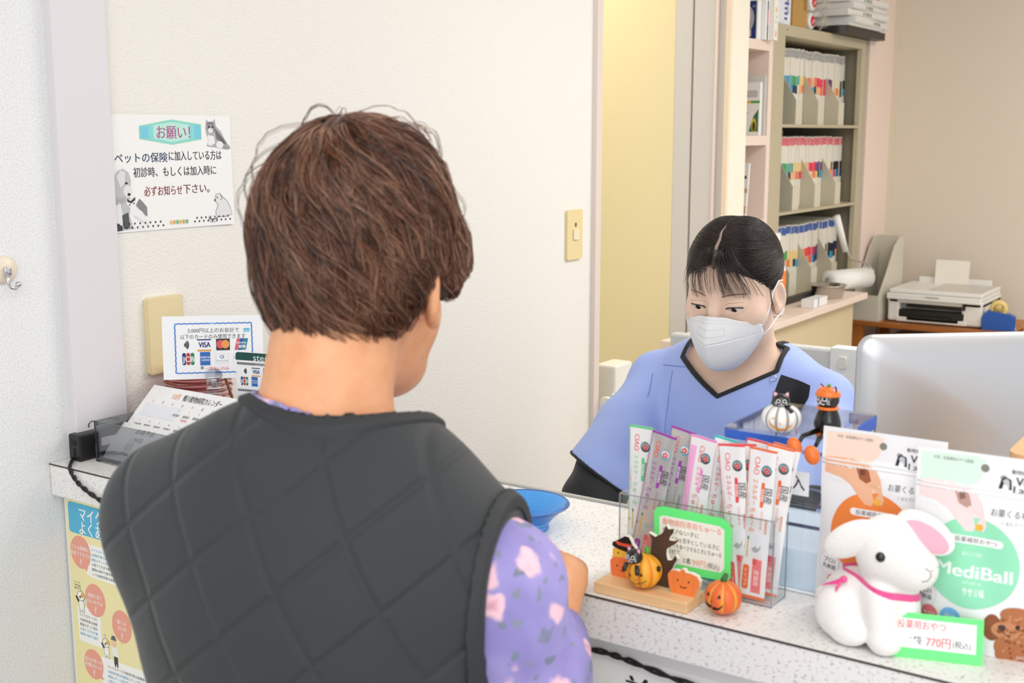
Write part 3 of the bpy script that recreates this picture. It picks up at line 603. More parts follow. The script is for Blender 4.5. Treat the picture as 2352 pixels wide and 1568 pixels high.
# puppy with a bowl, lower right
P.poly([(.203, .040), (.206, .050), (.214, .052), (.219, .047), (.218, .043), (.228, .040), (.235, .028), (.238, .016), (.226, .013), (.206, .014), (.204, .022), (.210, .032)], 'e4e4e6')
P.line([(.203, .040), (.206, .050), (.214, .052), (.219, .046), (.229, .039), (.235, .028), (.238, .016), (.222, .013), (.206, .014), (.204, .022), (.210, .034), (.203, .040)], .0008, '6f7073'); P.ell(.208, .045, .0012, .0014, '333437'); P.ell(.2035, .041, .0018, .0014, '333437'); P.line([(.215, .051), (.219, .043), (.215, .041)], .001, '5c5d60')
P.ell(.198, .013, .0095, .004, '8d8e91'); P.ell(.198, .0145, .008, .0028, 'f2f2f2'); P.line([(.190, .012), (.192, .006), (.205, .006), (.207, .012)], .001, '8d8e91')
def paw(x, y, r):
    P.ell(x, y, r, r*.8, '2f3032', 10)
    for k in range(3): P.ell(x+r*(k-1)*.9, y+r*1.25-abs(k-1)*r*.2, r*.38, r*.5, '2f3032', 8)
for i in range(19): paw(.006+i*.0050, -.0002+.006+(i % 2)*.006, .0014)
for i in range(17): paw(.160+i*.0046, .004+.004+(i % 2)*.0055, .0014)
for i in range(6): P.text('*', .112+i*.0062, .0075, .017, ['eec52f', 'eaa36a', '58b977'][i % 3], bold=.02)
P.build('printing', po, pf)
# ------------------------------------------------------------------ yellow poster on the counter front
mp = thing('chip_poster', 'yellow microchip question poster on the counter front', 'poster', (.0198, 0, 0))
MF = frame((0, 0, 0), (0, -1, 0), (0, 0, 1))
MB().box(-.0012, -.30, .55, 0, -.0035, .9165).build('sheet', mat('poster_white', 'f2f2ee', .5), mp)
P = Print(); P.rect(.0075, .56, .29, .9115, 'f6ecb4'); P.rr(.012, .859, .28, .9065, .006, '5fb9dc')
P.text('マイクロチップ', .0375, .8905, .0235, 'fdfdf8', al='L', bold=.02, sx=.80); P.text('よくある質問', .0365, .8695, .0235, 'fdfdf8', al='L', bold=.02, sx=.80)
def balloon(x, y, rx, ry, l1, l2, tail):
    P.ell(x, y, rx, ry, 'f0a793'); P.poly([(x+rx*.2, y-ry*.8), (x+rx*.75, y-ry*.55), tail], 'f0a793')
    P.text(l1, x, y+ry*.25, .0072, 'fdf6f2', bold=.02, sx=.95); P.text(l2, x, y-ry*.12, .0072, 'fdf6f2', bold=.02, sx=.95); P.text('?', x, y-ry*.58, .014, 'fdf6f2', bold=.03)
def para(x, y, n, w, cols, h=.0052, lh=.0075):
    s = 'マイクロチップの耐用年数は装着後もずっと読み取りできます動物の体内で副作用等の報告は寄せられていません'
    for i in range(n):
        k = (i*7) % 30; P.text(s[k:k+int(w/h)], x, y-i*lh, h, cols[min(i, len(cols)-1)], al='L', bold=.012)
P.poly([(.055, .847), (.20, .850), (.20, .795), (.06, .797), (.046, .8005)], 'fbfbf6'); balloon(.0355, .831, .0235, .0255, 'どんな動物に', '装着できますか', (.0475, .803))
para(.0605, .840, 6, .11, ['4ba6d6', '4ba6d6', '4ba6d6', '4c4c4c'])
P.rr(.0195, .690, .073, .746, .004, 'fbfbf6'); balloon(.063, .762, .0235, .0255, '健康に良く', 'ないのでは', (.0475, .7365)); para(.0235, .732, 5, .046, ['4c4c4c', '4c4c4c', '4c4c4c', '4ba6d6'])
P.rr(.069, .60, .22, .677, .004, 'fbfbf6'); balloon(.0505, .659, .0225, .0235, '電力の体への', '影響はないの', (.074, .640)); para(.083, .664, 6, .12, ['4c4c4c', '4ba6d6'])
balloon(.121, .735, .022, .025, '痛くは', 'ないの', (.115, .705))
def pup(x, y, s):
    P.ell(x, y-.010*s, .007*s, .010*s, '3a3a3a', 16); P.ell(x, y-.010*s, .0062*s, .0092*s, 'fbfaf4', 16); P.ell(x, y+.004*s, .009*s, .008*s, '3a3a3a', 18); P.ell(x, y+.004*s, .0082*s, .0072*s, 'fbfaf4', 18)
    P.line([(x-.003*s, y+.011*s), (x-.003*s, y+.018*s)], .004*s, '3a3a3a'); P.line([(x-.003*s, y+.011*s), (x-.003*s, y+.0175*s)], .0028*s, 'fbfaf4'); P.ell(x+.004*s, y+.006*s, .004*s, .005*s, 'f0c060', 12); P.ell(x-.002*s, y+.002*s, .002*s, .002*s, '3a3a3a', 10); P.ell(x+.002*s, y+.005*s, .0012*s, .0012*s, '3a3a3a', 8)
    for q in (-.004, .004): P.line([(x+q*s, y-.016*s), (x+q*s, y-.022*s)], .0045*s, '3a3a3a'); P.line([(x+q*s, y-.016*s), (x+q*s, y-.0213*s)], .0034*s, 'fbfaf4')
    P.line([(x-.006*s, y-.006*s), (x-.012*s, y+.002*s)], .0035*s, '3a3a3a')
pup(.030, .758, 1); P.poly([(.038, .757), (.046, .762), (.045, .752)], 'd9d9d4'); para(.0155, .782, 3, .016, ['5a5a5a'], .003, .0045)
pup(.083, .697, .9); P.ell(.1, .705, .006, .007, 'f3cfae', 14); P.poly([(.094, .709), (.107, .709), (.104, .716), (.097, .716)], '6a6a68'); P.poly([(.095, .698), (.107, .698), (.11, .683), (.097, .683)], 'f4f4f0'); P.rect(.099, .672, .108, .684, '4a4a50'); P.rect(.1, .668, .103, .673, '3a3a3a'); P.rect(.105, .668, .108, .673, '3a3a3a')
P.build('printing', mp, lambda u, v, h: Vector((-.0012-h, -u, v)))
fs = thing('front_notice', 'white notice sheet low on the counter front at the picture bottom', 'poster', (.0198, -.885, 0))
MB().box(-.0012, -.40, .55, 0, 0, .8985, bev=.0004).build('sheet', mat('poster_white', 'f2f2ee', .5), fs)
Print().text('診察券', .0655, .862, .036, '26282a', al='L', bold=.03).build('printing', fs, lambda u, v, h: Vector((-.0012-h, -u, v)))
# ------------------------------------------------------------------ left end of the counter
ps = thing('power_adapter', 'black power adapter box at the left end of the counter', 'adapter', (.083, -.024, CT))
b = MB(); b.box(-.056, -.012, .0003, .058, .014, .040, bev=.003); b.build('case', mat('adapter_black', '1d1c1c', .4), ps)
b = MB(); b.box(-.0567, -.004, .024, -.0558, .006, .032); b.box(-.0567, -.002, .008, -.0558, .002, .02); b.build('port', mat('port_dark', '050505', .6), ps)
cw = MB()
def twist(pts, r, n):
    out = [[], []]; L = len(pts)
    for i in range(L*6-5):
        k, f = divmod(i, 6); p = Vector(pts[k]).lerp(Vector(pts[min(k+1, L-1)]), f/6)
        for s in (0, 1): a = i*n+s*PI; out[s].append(p+Vector((math.cos(a)*r*.35, math.sin(a)*r*.6, math.cos(a)*r*.6)))
    return out
for q in twist([(.026, -.02, CT+.003), (.012, -.035, CT+.0035), (-.0035, -.052, CT+.001), (-.005, -.062, .957), (-.005, -.075, .947), (-.005, -.097, .938), (-.005, -.125, .930), (-.005, -.16, .925), (.0, -.24, .914), (.012, -.35, .905), (.0125, -.6, .900), (.0125, -.89, .8985), (.0125, -.93, .9005), (.0125, -.955, .8985), (.0125, -1.0, .893), (.0125, -1.06, .888), (.0125, -1.2, .89)], .0028, .8): cw.tube(q, .0018, n=6)
o = cw.build('cord', mat('adapter_black', '1d1c1c', .4), ps, True); o.location = (-.083, .024, -CT)
at = thing('document_tray', 'smoky clear document tray at the left end of the counter', 'tray', (.045, -.05, CT))
M_smoke = clear('smoky_acrylic', 'd3d6d9', .07)
M_sedge = clear('smoky_edge', '4a5055', .2)
b = MB(); b.box(.001, -.002, .001, .115, 0, .060); b.box(0, -.27, .001, .002, 0, .060); b.box(.001, -.272, .001, .115, -.27, .06); b.box(.115, -.272, .001, .117, 0, .060); b.build('walls', M_smoke, at)
MB().box(.001, -.27, .0002, .116, -.001, .0015).build('bottom', M_smoke, at)
b = MB(); b.box(-.001, -.003, .0600, .117, .001, .0615); b.tube([(0, .001, .061), (-.004, .003, .0605), (-.007, .004, .057), (-.0075, .004, .052)], .0014, n=6); b.tube([(0, 0, .002), (0, 0, .06)], .0011, n=6); b.tube([(0, -.27, .001), (0, 0, .001)], .0012, n=6); b.tube([(0, -.27, .0605), (0, 0, .0605)], .0006, n=6); b.build('rim', M_sedge, at)
Print().rect(.008, .022, .040, .034, 'e6d9dd').build('label_strip', at, lambda u, v, h: Vector((u, .0002+h, v)))
Print().rect(.008, .022, .040, .034, 'e6d9dd').build('label_strip', at, lambda u, v, h: Vector((u, -.0024-h, v)))
# calendar leaning in the tray
def calsheet(W, H, lift, bow):
    def f(u, v, h):
        s = v/H; x = .012+.098*s-.018*math.sin(s*PI)*bow; z = .004+.092*s-.012*math.sin(s*PI)*bow
        return Vector((x-lift-h*.75, -.006-u+.004*s, z+h*.65))
    return f
cs = thing('calendar_sheet', 'white October calendar sheet leaning in the smoky tray', 'paper', (.045, -.05, CT))
f = calsheet(.20, .142, 0, .8)
MB().grid(lambda u, v: f(u*.20, v*.142, 0), 3, 14).build('sheet', M_paper, cs, True)
P = Print(); P.text('10月', .062, .131, .0095, 'f0a06a', bold=.01); P.text('鴨川動物病院カレンダー', .078, .131, .0095, '3b3c3e', al='L', bold=.012, sx=.8)
for i, d in enumerate('日月火水木金土'): P.text(d, .022+i*.0215, .1205, .0042, 'ee8a8a' if i in (0, 4) else '6a6c70')
P.rect(.012, .098, .088, .1165, 'eceef3')
n = 1
for r in range(4):
    for i in range(7):
        if r == 0 and i < 3: continue
        x = .022+i*.0215; y = .113-r*.0225; P.text(str(n), x, y, .0042, 'ee8a8a' if i in (0, 4) else '6a6c70'); P.text('午前診療' if i == 0 else '通常通り', x, y-.0068, .0042, '5a5c60', sx=.9, bold=.01)
        if i in (0, 4): P.text('午後休診', x, y-.0125, .0042, 'f07a7a', sx=.9, bold=.01)
        n += 1
P.build('printing', cs, f, sub=.03)
ap = thing('appointment_sheet', 'second white sheet in front of the calendar in the smoky tray', 'paper', (.045, -.05, CT))
f2 = calsheet(.15, .10, .0025, 1.05)
g2 = lambda u, v, h: f2(u-.004, v*.62, h)
MB().grid(lambda u, v: g2(u*.15, v*.10, 0), 3, 12).build('sheet', M_paper, ap, True)
P = Print(); P.text('診察予定', .038, .087, .0105, '55575a', al='L', bold=.01); P.text('ご自', .036, .070, .009, '6a6c70', al='L'); P.text('日', .058, .070, .012, '55575a')
for i in range(5): P.line([(.036+i*.003, .062), (.036+i*.003, .040)], .0008, '8b8d90')
P.text('*休診', .038, .024, .008, 'f07a7a', al='L'); P.text('1〜', .046, .034, .007, '6a6c70', al='L'); P.build('printing', ap, g2, sub=.03)
# stack of pink clear coin trays
M_pinkc = clear('pink_clear', 'e9a9ab', .22, .08)
M_pinke = mat('pink_rim', 'd98f92', .2, spec=.8)
proto = None
for i in range(13):
    if i == 0:
        o = proto = thing('coin_tray', '', 'tray')
        MB().lathe([(.0, .0), (.044, .0), (.052, .006), (.0515, .0065), (.0435, .0015), (.0, .0012)], 36).build('dish', M_pinkc, o, True)
        MB().tube([(.0518*math.cos(a*PI/18), .0518*math.sin(a*PI/18), .0063) for a in range(37)], .0011, n=6, cap=False).build('rim', M_pinke, o, True)
    else: o = copy_tree(proto)
    o.location = (.226+.0006*math.sin(i*2.3), -.070+.0006*math.cos(i*3.1), CT+.0003+i*.0086); tag(o, 'pink clear round tray in the stack behind the calendar sheet', 'tray', 'pink clear trays stacked by the wall')
# card notice on a clear clip stand
vf = Vector((.8286, .5599, 0)); vr = Vector((.5599, -.8286, 0))
def facing(o, deg):
    a = math.radians(deg); return frame(o, vr*math.cos(a)+vf*math.sin(a), (0, 0, 1))
nt = thing('card_notice', 'white card payment notice with blue wavy border on a clip stand', 'notice', (0, 0, 0))
nt.matrix_world = facing((.194, -.143, 1.1235), 12)
MB().box(-.0735, -.048, -.0008, .0735, .048, .0, M=Matrix.Rotation(-.012, 4, 'Z')).build('sheet', mat('bright_paper', 'f9f9fb', .5), nt)
P = Print()
def logos(P, x, y, s, skip=0):
    for k in range(4): P.line([(x+s*(.012+.010*k)*math.cos(t)-s*.02, y+s*(.016+.012*k)*math.sin(t)) for t in (-.7, -.35, 0, .35, .7)], .008*s, '3a3a3c')
    P.rect(x+.09*s, y+.035*s, x+.20*s, y+.045*s, '2b3a80'); P.text('VISA', x+.148*s, y, .062*s, '2b3a80', bold=.03, sx=.75); P.rect(x+.09*s, y-.055*s, x+.20*s, y-.042*s, 'f0a040')
    P.rect(x+.24*s, y-.05*s, x+.348*s, y+.045*s, '3a3a3c'); P.ell(x+.275*s, y, .032*s, .035*s, 'e8606a'); P.ell(x+.313*s, y, .032*s, .035*s, 'f0a35a')
    if skip: return
    P.poly([(x+.385*s, y-.05*s), (x+.475*s, y-.05*s), (x+.495*s, y+.045*s), (x+.405*s, y+.045*s)], '3d8f9a'); P.poly([(x+.385*s, y-.05*s), (x+.412*s, y-.05*s), (x+.43*s, y+.045*s), (x+.405*s, y+.045*s)], 'e46a70'); P.poly([(x+.412*s, y-.05*s), (x+.444*s, y-.05*s), (x+.462*s, y+.045*s), (x+.43*s, y+.045*s)], '3b62a0'); P.text('UnionPay', x+.44*s, y+.012*s, .026*s, 'f4f6f8', sx=.8, bold=.02); P.text('銀聯', x+.446*s, y-.022*s, .030*s, 'f4f6f8', bold=.03)
def logos2(P, x, y, s):
    for k, c in enumerate(('28407e', 'c9404c', '2f8a54')): P.rr(x+(k*.033)*s, y-.05*s, x+(k*.033+.028)*s, y+.05*s, .012*s, c)
    P.text('JCB', x+.047*s, y, .062*s, 'f6f6f6', bold=.03, width=.09*s)
    P.rect(x+.14*s, y-.055*s, x+.22*s, y+.055*s, '3a70c0'); P.text('AMERICAN', x+.18*s, y+.012*s, .022*s, 'eef3fa', bold=.02, width=.076*s); P.text('EXPRESS', x+.184*s, y-.012*s, .022*s, 'eef3fa', bold=.02, width=.066*s)
pts = []
for (x0, y0, x1, y1, n) in ((-.055, -.0385, .058, -.0385, 40), (.058, -.0385, .057, .0365, 26), (.057, .0365, -.055, .0365, 40), (-.055, .0365, -.055, -.0385, 26)):
    for i in range(n): t = i/n; w = .0005*math.sin(i*2.2); pts.append((x0+(x1-x0)*t+(w if x0 == x1 or abs(x1-x0) < .01 else 0), y0+(y1-y0)*t+(w if abs(y1-y0) < .01 else 0)))
P.line(pts+pts[:1], .0018, '4a86d8'); P.line([(-.005, .0366), (.003, .0366)], .0016, '7cc4f0')
P.text('3,000円以上のお会計で', .001, .026, .0078, '58595b', width=.075); P.text('以下のカードのみ使用できます', .0, .0165, .0078, '58595b', width=.095); P.rect(.045, .0225, .054, .0285, '8fd4ee'); P.rect(.045, .0265, .054, .0275, '5aa8c8')
logos(P, -.0400, .0045, .185); logos2(P, -.0455, -.0170, .185)
P.rect(.0035, -.0245, .0215, -.0105, 'd6dde6'); P.rect(.0039, -.0241, .0211, -.0109, 'fafbfc'); P.ell(.0122, -.0148, .0033, .0028, '4a74b8'); P.ell(.0118, -.0148, .0022, .0022, 'fafbfc'); P.rect(.0108, -.0165, .0116, -.0132, '4a74b8'); P.text('Diners Club', .0125, -.0205, .0034, '70757c'); P.rect(.029, -.0245, .0495, -.0095, 'd6dde6'); P.rect(.0294, -.0241, .0491, -.0099, 'fafbfc'); P.text('DISCOVER', .0392, -.016, .0052, '58595b', sx=.75)
P.text('*', -.017, -.0325, .012, '4a4b4d', bold=.02); P.text('一括払いのみ', .005, -.0325, .0062, 'ee6f80', width=.035, bold=.01)
P.build('printing', nt, flat(Matrix.Rotation(-.012, 4, 'Z')))
b = MB(); b.box(-.012, -.062, .001, .010, -.044, .006, bev=.002); b.prism(ell(-.001, -.042, .013, .010), .0012, M=Matrix.Translation((0, 0, .0012))); b.box(-.013, -.072, .0, .011, -.060, .008, bev=.002); b.build('clip', clear('clear_plastic', 'eef0f2', .25), nt)
b = MB(); b.box(-.004, -.060, .0062, .003, -.048, .0075, bev=.0006); b.build('clip_spring', mat('chrome', 'd5d5d8', .12, 1), nt)
b = MB(); b.tube([(-.001, -.155, .004), (-.001, -.08, .004), (-.001, -.07, .004)], .0022, n=10); b.box(-.006, -.105, .001, .004, -.078, .007, bev=.002); b.prism(rrect(-.024, -.022, .022, .022, .004), .003, M=frame((0, -.1573, 0), (1, 0, 0), (0, 0, -1))); b.build('stand', clear('clear_plastic', 'eef0f2', .25), nt)
st = thing('terminal_card', 'white card brand stand-up card with dark green header behind the customer', 'notice', (0, 0, 0))
st.matrix_world = facing((.190, -.1947, 1.1226), -20) @ Matrix.Scale(1.04, 4)
MB().prism(rrect(0, -.149, .105, 0, .003), .002, M=Matrix.Translation((0, 0, -.002))).build('card', mat('bright_paper', 'f9f9fb', .5), st)
P = Print(); P.poly([(0, -.0115), (.105, -.0115), (.105, -.003), (.102, 0), (.003, 0), (0, -.003)], '24504c'); P.text('stera', .029, -.0062, .0135, 'e8efee', al='L', sx=1.15); P.rect(.002, -.018, .103, -.0145, '7d7e80'); P.text('クレジットカード', .032, -.0163, .0036, 'f2f2f2', al='L')
logos(P, .0145, -.027, .125); logos2(P, .0075, -.0415, .125); P.rect(.002, -.0565, .103, -.0535, '7d7e80'); P.text('電子マネー', .04, -.055, .0034, 'f2f2f2')
P.build('printing', st, flat(Matrix.Identity(4)))
MB().box(.02, -.1503, -.03, .085, -.148, -.002, bev=.0008).build('foot', clear('clear_plastic', 'eef0f2', .25), st)
bs = MB().tube([(.212, -.128, 1.115), (.222, -.152, 1.035), (.2275, -.166, .9675)], .0022, n=8).build('brown_stick', mat('brown_stick', '7a4322', .5), None, True); tag(bs, 'thin brown stick leaning behind the card notice', 'stick')
yn = thing('sticky_note', 'small pale yellow sticky note below the card notice', 'note', (0, 0, 0)); yn.matrix_world = facing((.2095, -.1495, 1.037), 5)
MB().box(-.006, -.0705, -.0006, .007, .007, 0, bev=.0002).build('note', mat('note_yellow', 'f3eeb0', .6), yn)
# ================================================================== goods and ornaments on the counter
bl = thing('glass_dish', 'blue glass dish on the counter beside the customer', 'dish', (.14, -.738, CT+.0003)); bl.scale = (.97, .97, .74)
m = bpy.data.materials.new('blue_glass'); m.use_nodes = True; q = m.node_tree.nodes['Principled BSDF']
q.inputs['Base Color'].default_value = lin('62b2fb'); q.inputs['Roughness'].default_value = .08; q.inputs['Transmission Weight'].default_value = .8; q.inputs['IOR'].default_value = 1.2
MB().lathe([(0, 0), (.032, 0), (.034, .003), (.033, .010), (.039, .020), (.052, .036), (.058, .041), (.059, .0425), (.057, .0435), (.050, .038), (.036, .024), (.026, .016), (0, .014)], 48).build('dish_body', m, bl, True)
MB().tube([(.0582*math.cos(a*PI/24), .0582*math.sin(a*PI/24), .0425) for a in range(49)], .0014, n=6, cap=False).build('rim', mat('blue_rim', '1c4fa8', .15, spec=.8), bl, True)
# ------------------------------------------------------------------ clear box of paste treat sticks
M_acr = clear('clear_acrylic', 'fdfefe', .045); M_acre = clear('acrylic_edge', 'c4cad2', .25)
ab = thing('acrylic_box', 'clear acrylic open box holding the paste treat sticks', 'box', (.07, -.911, CT+.0003), FR)
b = MB(); b.box(0, 0, 0, .176, .002, .091); b.box(0, .035, 0, .176, .037, .091); b.box(0, .002, 0, .002, .035, .091); b.box(.174, .002, 0, .176, .035, .091); b.build('walls', M_acr, ab)
MB().box(.002, .002, 0, .174, .035, .002).build('bottom', M_acr, ab)
b = MB()
for x, y in ((0, 0), (.176, 0), (0, .037), (.176, .037)): b.tube([(x, y, 0), (x, y, .091)], .0009, n=6)
b.tube([(0, 0, .091), (.176, 0, .091), (.176, .037, .091), (0, .037, .091), (0, 0, .091)], .0006, n=6); b.tube([(0, 0, .0005), (.176, 0, .0005), (.176, .037, .0005)], .0008, n=6); b.build('edges', M_acre, ab)
SW, SH, ST = .0285, .160, .0046
def stick_fn(side):
    def f(u, v, h):
        a = max(-1, min(1, 2*u/SW)); s = max(0, min(1, v/SH)); g = min(1, (1-s)*7)*min(1, s*9); t = ST/2*(1-a**4)*(.25+.75*g)
        return Vector((u*(1+.06*(s > .93)*(s-.93)/.07), side*(t+h)+.0006*math.sin(9*s+3*a), v))
    return f
def stick(kind, main, txt, foil='f4f4f4', band=None):
    t = thing('treat_stick', '', 'treat stick')
    m = mat('stick_foil_'+foil, foil, .28, metal=.0 if foil[0] == 'f' else .35, spec=.7)
    b = MB(); ff, fb = stick_fn(-1), stick_fn(1)
    b.grid(lambda u, v: ff((u-.5)*SW, v*SH, 0), 9, 24); b.grid(lambda u, v: fb((.5-u)*SW, v*SH, 0), 9, 24); b.build('wrapper', m, t, True)
    P = Print(); X = lambda u: (u-.5)*SW; Y = lambda v: v*SH
    P.rect(X(0), Y(.985), X(1), Y(1), main); P.rect(X(0), Y(0), X(1), Y(.022), main)
    P.rect(X(0), Y(.02), X(.025), Y(.985), main)
    if band: P.rect(X(.06), Y(.06), X(.30), Y(.93), band)
    cx = .34 if not band else .52
    P.text('CIAO', X(cx), Y(.885), .0078, 'ee5a5a', rot=-90, bold=.012, width=.018); P.text('エネルギー', X(cx), Y(.715), .0062, txt, rot=-90, bold=.015, width=.027); P.text('ちゅ〜る', X(cx-.02), Y(.53), .0072, txt, rot=-90, bold=.015, width=.026)
    P.rr(X(.56), Y(.62), X(.68), Y(.785), .0016, main); P.text('総合栄養食', X(.62), Y(.70), .0026, 'fdfdfd', rot=-90, bold=.02)
    P.ell(X(.70), Y(.862), .0056, .0058, '2f4a4e' if foil[0] == 'f' else '6fb0c4'); P.ell(X(.70), Y(.866), .0047, .0042, '87b3b8' if foil[0] == 'f' else 'e4eef0')
    for k in range(5): P.ell(X(.70)+.0022*math.cos(k*1.257+.3), Y(.861)+.0022*math.sin(k*1.257+.3), .0013, .0013, 'ef4a4a', 10)
    P.text('国産', X(.82), Y(.70), .0088, '333333', rot=-90, bold=.012)
    P.text('にゃんとも嬉しい味わい', X(.11), Y(.62), .0021, 'f3a0a0', rot=-90, bold=.02); P.text('とりささみ かつお', X(.66), Y(.535), .003, txt, rot=-90, bold=.02, sx=.8); P.text('動物病院専用', X(.84), Y(.50), .0026, txt, rot=-90, bold=.02)
    P.rect(X(.20), Y(.275), X(.25), Y(.395), 'd8bc3a'); P.rect(X(.19), Y(.395), X(.26), Y(.415), '4a7a3c'); P.text('14g', X(.10), Y(.34), .003, '6a6a66', rot=-90)
    P.poly([(X(.36), Y(.335)), (X(.52), Y(.36)), (X(.62), Y(.345)), (X(.74), Y(.375)), (X(.70), Y(.34)), (X(.62), Y(.325)), (X(.5), Y(.315))], 'b8b8b8')
    P.rr(X(.12), Y(.06), X(.36), Y(.225), .0026, main); P.text('シンプル', X(.24), Y(.14), .0042, 'fbe9e0', rot=-90, bold=.012, width=.02)
    P.rect(X(.46), Y(.045), X(.82), Y(.275), 'f5868a'); P.rect(X(.46), Y(.235), X(.62), Y(.275), 'ee5a5f'); P.text('愛猫用', X(.64), Y(.15), .0058, 'fdeeee', rot=-90, bold=.012)
    P.build('printing', t, ff, lift=.00012, step=.00004, sub=.006); return t
KIND = dict(orange=('f0703c', 'f2853f'), red=('ee4d58', 'ef6a70'), green=('63d68c', '93e0ad'), purple=('a23fb0', 'a766b6', 'd3d1cf'), pink=('f28fd0', 'ef6a70', 'f4f4f4', 'f7b2e0'), teal=('2fc4c4', 'ee5a5a'))
STK = [('green', -.9245, -.9235, .092, 0, 'green-edged treat stick at the left end of the acrylic box'),
       ('purple', -.957, -.9285, .084, .0, 'silver treat stick with purple edge leaning left, nearest of the two'),
       ('purple', -.972, -.944, .099, .004, 'silver treat stick with purple edge behind the other silver one'),
       ('pink', -.999, -.979, .090, -.001, 'white treat stick with a broad pink band'),
       ('teal', -1.022, -1.003, .099, -.001, 'white treat stick with teal top behind the pink one'),
       ('red', -1.056, -1.043, .1035, .001, 'red-topped treat stick standing at the back of the acrylic box'),
       ('red', -1.035, -1.0505, .078, -.004, 'red-edged treat stick at the front beside the orange one'),
       ('red', -1.0435, -1.060, .087, -.002, 'red-edged treat stick wedged behind the front red and orange ones'),
       ('orange', -1.0705, -1.0625, .0765, -.004, 'orange-edged treat stick foremost in the acrylic box'),
       ('orange', -1.083, -1.070, .092, .001, 'orange-topped treat stick behind the foremost orange one'),
       ('orange', -1.0865, -1.0600, .1005, .002, 'orange-topped treat stick farthest right in the acrylic box')]
made = {}
for k, yt, yb, x, dz, lab in STK:
    if k not in made: o = made[k] = stick(k, *KIND[k])
    else: o = copy_tree(made[k])
    o.location = (x, yb, CT+.0032+max(0, dz)); o.rotation_euler = (0, math.atan2(yb-yt, SH), FR); tag(o, lab, 'treat stick', 'paste treat sticks in the acrylic box')
# green framed handwritten sign taped on the acrylic box
sg = thing('price_sign', 'green-bordered handwritten sign on the front of the treat stick box', 'sign', (.0685, -.9991, .9606), 0)
SGN = [(-0.0445, 0.0842), (-0.0412, 0.0888), (-0.0349, 0.0909), (-0.0015, 0.0905), (0.0329, 0.0897), (0.0394, 0.086), (0.0423, 0.0804), (0.0431, 0.0284), (0.0396, 0.0245), (0.0052, 0.023), (-0.0198, 0.0245), (-0.0400, 0.025), (-.0432, .029)]
SIN = [(-0.038, 0.079), (-0.0337, 0.0816), (0.0295, 0.0815), (0.0355, 0.0783), (0.0364, 0.0377), (0.0329, 0.0325), (-0.0046, 0.0319), (-0.0335, 0.0315), (-0.0375, 0.0345)]
SM = frame((0, 0, 0), (0, -1, 0), (0, 0, 1)) @ Matrix.Scale(1.0114, 4)
MB().prism(SGN, .0015, M=SM).build('card', mat('green_card', '6dfb86', .5), sg)
P = Print(); P.poly(SIN, 'fbf8ee'); P.text('動物病院専用ちゅ〜る', -.001, .0755, .0078, 'f59a7c', width=.066, bold=.012)
for s, x, y, w in (('食欲がない子に', -.034, .0665, .042), ('おくすりを苦手としている子に', -.034, .0582, .065), ('おくすりを食べさせるときにちゅ〜る', -.034, .0508, .067), ('と混ぜて', -.034, .0446, .021)): P.text(s, x, y, .0058, '5c5a58', al='L', width=w, bold=.012)
P.text('1本', -.009, .0375, .0078, '4a4846', al='L', width=.0085, bold=.02); P.text('99円', .001, .0375, .0085, 'f7a08a', al='L', width=.0145, bold=.012); P.text('(税込)', .0175, .0375, .0068, '5c5a58', al='L', width=.0135, bold=.012)
P.build('writing', sg, flat(SM @ Matrix.Translation((0, 0, .0015))), lift=.0002)
# ------------------------------------------------------------------ wooden halloween stand
ws = thing('halloween_stand', 'pale wooden stand with bare tree and two flat pumpkin figures', 'ornament', (.028, -.97, CT+.0003), FR)
M_pine = mat('pale_pine', 'f3cf9e', .5, noise=(14, 'e9bd86', .4, .7), stretch=(1, 8, 8))
MB().box(-.054, -.021, 0, .053, .021, .0115, bev=.001).build('base', M_pine, ws)
CUT = Matrix(((1, 0, 0, 0), (0, 0, -1, 0), (0, 1, 0, 0), (0, 0, 0, 1)))
def cut(name, poly, y, th, m, parent=ws): 
    mw = mat('cut_edge_white', 'f6f0e6', .6); b = MB(); b.prism(poly, th, 1, M=Matrix.Translation((0, y+th, 0)) @ CUT); n = len(tessellate_polygon([[Vector((p[0], p[1], 0)) for p in poly]]))
    for i in range(n): b.m[2*i] = 0
    return b.build(name, [m, mw], parent)
TREE = [(0.0102, 0.0116), (-0.0009, 0.0116), (-0.0002, 0.0259), (-0.0029, 0.0381), (-0.0022, 0.0527), (-0.0014, 0.0601), (-0.0054, 0.0665), (0.0024, 0.0635), (0.0099, 0.0685), (0.0131, 0.0736), (0.0145, 0.0783), (0.0174, 0.0744), (0.0235, 0.076), (0.0231, 0.0719), (0.0195, 0.0668), (0.0186, 0.063), (0.0243, 0.0632), (0.0299, 0.0665), (0.0262, 0.061), (0.0197, 0.0561), (0.016, 0.0531), (0.0157, 0.0472), (0.0172, 0.0413), (0.022, 0.0422), (0.0261, 0.0484), (0.0281, 0.0444), (0.0249, 0.0384), (0.0222, 0.0324), (0.0196, 0.0211), (0.0198, 0.0116)]
cut('tree', TREE, .007, .006, mat('tree_brown', '4a3628', .6, noise=(40, '5c3d28', .4, .7)))
HAT = [(-0.0475, 0.0447), (-0.0471, 0.0489), (-0.0426, 0.0512), (-0.0386, 0.0538), (-0.0327, 0.0578), (-0.0278, 0.0577), (-0.0252, 0.0536), (-0.0237, 0.0503), (-0.0197, 0.0465), (-0.0196, 0.0429), (-0.0235, 0.0412), (-0.0314, 0.041), (-0.0405, 0.0424)]
FACE = [(-0.047, 0.042), (-0.0405, 0.0424), (-0.0314, 0.041), (-0.0206, 0.0413), (-0.0209, 0.0362), (-0.0224, 0.0341), (-0.0473, 0.0314)]
